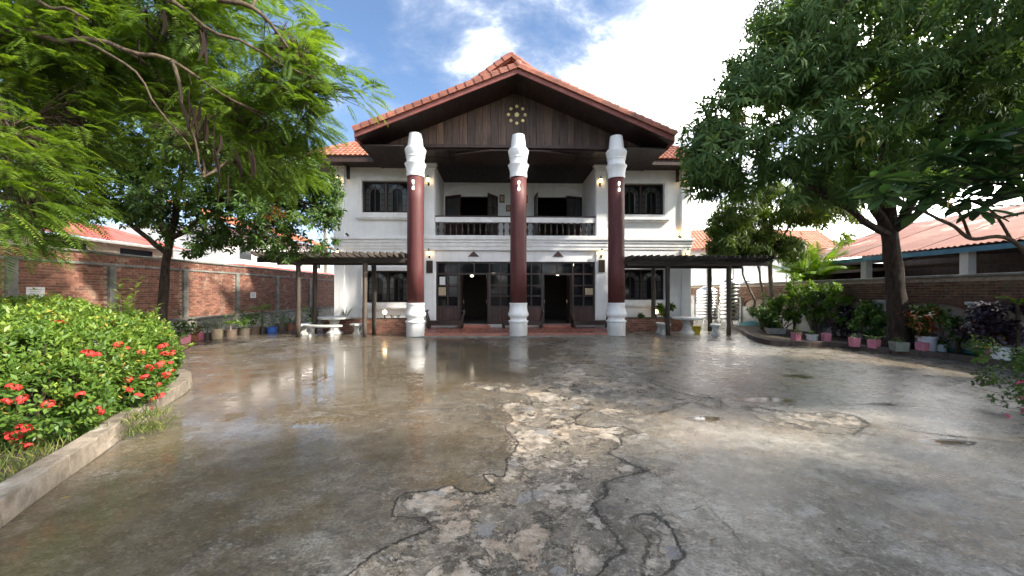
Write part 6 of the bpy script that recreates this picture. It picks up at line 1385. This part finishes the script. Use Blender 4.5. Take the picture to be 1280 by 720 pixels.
# left row in front of the brick wall
pot(224, 430, .15, .26, 'pink', PINK, 'square pink pot at the hedge end of the wall row', square=True, plant=bush(.55, .35, 40, 'leaf_broad', .14, .035))
pot(234, 427, .17, .20, 'terracotta', TERRA, 'terracotta bowl pot between two pink pots', plant=bush(.30, .28, 24, 'leaf_croton', .09, .02))
pot(243, 425, .14, .22, 'pink2', (.56, .17, .24), 'deep pink pot beside the terracotta bowl', square=True, plant=bush(.40, .25, 24, 'leaf_broad', .12, .03))
pot(255, 424, .13, .20, 'dark', DARK, 'small dark pot beside the tall tan pot', plant=bush(.55, .22, 22, 'leaf_grey', .12, .02))
pot(266.5, 424, .17, .34, 'tan', TAN, 'tall tan pot in the row below the brick wall', plant=bush(.45, .28, 26, 'leaf_grey', .13, .018))
pot(283, 421.5, .20, .26, 'brown', (.14, .10, .075), 'brown pot with a small pale stemmed palm', plant=frondy(12, .42))
pot(300, 419.5, .22, .26, 'dark2', (.10, .08, .06), 'dark pot with a dense leafy fern beside the small palm', plant=bush(.75, .42, 70, 'leaf_shrub', .13, .022))
pot(313, 418, .22, .26, 'brown2', (.16, .11, .08), 'brown pot with a dense green bush below the white plate', plant=bush(.70, .40, 60, 'leaf_shrub', .12, .024))
pot(324, 416.5, .18, .24, 'dark3', (.09, .075, .06), 'dark pot with a tall slender palm near the blue pot', plant=frondy(14, .50, 'leaf_palm', .75))
pot(336, 416.5, .19, .24, 'blue', BLUE, 'bright blue pot in the row below the brick wall', plant=bush(.50, .30, 30, 'leaf_grey', .13, .016))
pot(348, 414, .23, .30, 'dark4', (.12, .10, .085), 'grey brown pot with loose foliage beside the agave', plant=bush(.60, .35, 40, 'leaf_shrub', .12, .02))
pot(360, 413.5, .22, .30, 'terracotta2', (.24, .11, .07), 'terracotta pot with a striped white edged agave beside the pergola post', plant=blade(14, .62, .035, 'leaf_grey', .75))
pot(387, 411, .22, .30, 'dark5', (.08, .07, .06), 'dark pot with a dark green bush behind the pergola post', plant=bush(.75, .45, 60, 'leaf_broad', .12, .03))
# right row on the bed edge
PG = 'plant pots along the walls'
pot(975, 421, .28, .30, 'grey', GREY, 'wide grey concrete planter at the foot of the drooping tree', 0.0, True, bush(.45, .3, 40, 'leaf_shrub', .1, .022), taper=.92)
pot(998, 426, .10, .25, 'pink', PINK, 'pink square pot between the concrete planter and the white pot', .10, True, bush(.2, .14, 10, 'leaf_shrub', .08, .016))
pot(1020, 426, .16, .18, 'white', WHITE, 'low white pot in front of the many stemmed shrub', .10, False, bush(.2, .14, 10, 'leaf_shrub', .08, .016))
pot(1036, 427, .10, .25, 'pink', PINK, 'pink square pot at the corner of the bed edging', .10, True, None)
pot(1072, 434, .10, .25, 'pink', PINK, 'pink square pot left of the spiky pink pot near the mango trunk', .10, True, bush(.15, .12, 8, 'leaf_shrub', .07, .014))
pot(1097, 436, .105, .24, 'pink', PINK, 'pink pot with a spiky plant left of the mango trunk', .10, True, blade(9, .30, .018, 'leaf_shrub', .6))
pot(1131, 440, .15, .24, 'grey2', (.26, .27, .22), 'grey green square pot at the foot of the mango trunk', .10, True, bush(.14, .16, 12, 'leaf_shrub', .06, .016))
pot(1158, 441, .10, .25, 'pink', PINK, 'pink pot leaning on the white bucket', .10, True, None)
pot(1169, 440, .20, .38, 'bucket', (.60, .62, .64), 'white bucket planted with a red orange croton', .10, False, bush(.75, .36, 60, 'leaf_croton', .16, .022), taper=.86)
pot(1183, 440, .12, .18, 'white2', (.66, .68, .64), 'small white pot right of the white bucket', .10, False, bush(.25, .2, 12, 'leaf_broad', .1, .02))
pot(1251, 450, .11, .20, 'pink3', (.55, .20, .22), 'small dusty pink pot beside the painted white pot', .12, True, None)
wp = pot(1263, 452, .16, .29, 'white3', (.72, .72, .70), 'painted white pot with large yellow leaves', .12, False, None, taper=.9)
for a, tilt, L_ in ((3.3, .15, .42), (1.3, 1.25, .30), (2.5, .9, .26)):
    D = np.array([[math.cos(a), math.sin(a) * .3, tilt]]); m = MB(); e_ = np.array([0, 0, .25]) + D[0] / np.linalg.norm(D[0]) * .12; m.tube([(0, 0, .22), tuple(e_)], .007, 5); m.build('leaf_stalk', M['leaf_yellow'], wp)
    leaf_obj('leaf', leaf_geo(e_[None], D, np.array([[0, -.6, .8]]), np.array([L_]), np.array([.075]), droop=.15), np.array([random.random()]), M['leaf_yellow'], wp, None)
x, y = at(1266, 436); br = empty('bromeliad', (x + .1, y, .1), 0, 'yellow green bromeliad on a short stem above the dark purple shrub', 'plant'); m = MB(); m.tube([(0, 0, 0), (0.02, 0, .7), (0, 0, 1.25)], [.04, .03, .03], 7); m.build('stem', M['bark'], br)
blade_plant(br, 1.25, 16, .38, .025, M['leaf_palm'], .5)
# hose and slab gap near the right wall
m = MB(); m.tube(smooth_path([(11.2, 10.0, .045), (11.15, 9.3, .05), (11.2, 8.6, .045), (11.15, 7.8, .05)], 5), .045, 8); o = m.build('water_pipe', M['teal'], None, True); tag(o, 'teal pipe lying along the foot of the arcaded wall', 'pipe'); o.location.z = .10
# spiky plants in the planters
for px, z, n, L_, lab in ((432, .53, 12, .55, 'spiky agave in the planter behind the white stone table'), (490, .53, 8, .22, 'small aloe in the planter beside the red column'), (498, .53, 8, .24, 'small aloe in the planter next to another aloe by the red column')):
    v = 1.9; u = bu(px, v); r0 = empty('agave', W(u, v, z), 0, lab, 'plant', 'agaves in the brick planter'); blade_plant(r0, .0, n, L_, .016, M['leaf_grey'], 1.1, .05)
u = bu(832, 1.9); p_ = W(u, 1.9, .53); shrub('planter_shrub', 'broad leaved plant in the planter by the dark pergola', p_.x, p_.y, .53, .62, .42, 40, M['leaf_broad'], .17, .05, 4)
u = bu(800, 1.8); p_ = W(u, 1.8, .53); shrub('low_plant', 'low trailing plant in the planter beside the right red column', p_.x, p_.y, .53, .16, .35, 26, M['leaf_broad'], .10, .03, 2)
# yellow pail by the right table
x, y = G(871, 417); root = empty('yellow_pail', (x, y, 0), 0, 'yellow pail behind the grey stone table', 'pail'); m = MB(); m.lathe([(.12, 0), (.16, .28), (.17, .28), (.17, .30), (.15, .30), (.115, .02)], 16, cap=False); m.build('body', pot_mat('yellow', (.65, .50, .05)), root, True); m = MB(); m.tube([(.165 * math.cos(t), .02, .29 + .14 * math.sin(t)) for t in np.linspace(0, math.pi, 9)], .006, 5); m.build('handle', M['chrome'], root)

# dead leaves and grit blown about the yard
n = 170; P_ = np.stack([rng.uniform(-3.5, 9, n), rng.uniform(2.0, 13.5, n), np.full(n, .008)], 1); a = rng.uniform(0, 6.28, n); D = np.stack([np.cos(a), np.sin(a), rng.uniform(0, .15, n)], 1)
o = leaf_obj('fallen_leaves', leaf_geo(P_, D, np.tile([0, 0, 1.], (n, 1)), rng.uniform(.02, .07, n), rng.uniform(.004, .012, n), droop=.05), rng.uniform(0, 1, n), M['dead_leaf'], None); tag(o, 'small dead leaves scattered over the wet concrete', 'leaves', kind='stuff')

# power cables running from the street to the corner of the house
for k, (a, b, sag) in enumerate((((-15, 31, 8.2), (-7.95, 18.2, 4.4), .35), ((-15, 31, 7.7), (-7.95, 18.5, 4.1), .45), ((-15, 31, 7.2), (-7.95, 18.8, 3.8), .5))):
    a, b = Vector(a), Vector(b); m = MB(); m.tube([a.lerp(b, t) - Vector((0, 0, sag * 4 * t * (1 - t))) for t in np.linspace(0, 1, 14)], .013, 5); o = m.build('power_cable', M['black_iron'], None, True)
    tag(o, ['topmost black power cable reaching the house corner', 'middle black power cable reaching the house corner', 'lowest black power cable reaching the house corner'][k], 'cable', 'power cables to the house corner')
root = empty('utility_pole', (-15, 31, 0), 0, 'concrete utility pole behind the far end of the brick wall', 'pole'); m = MB(); m.lathe([(.16, 0), (.11, 8.6)], 10); m.build('shaft', M['wall_concrete'], root, True); m = MB(); m.box(-.7, .7, -.05, .05, 8.1, 8.22); m.build('crossarm', M['old_beam'], root)
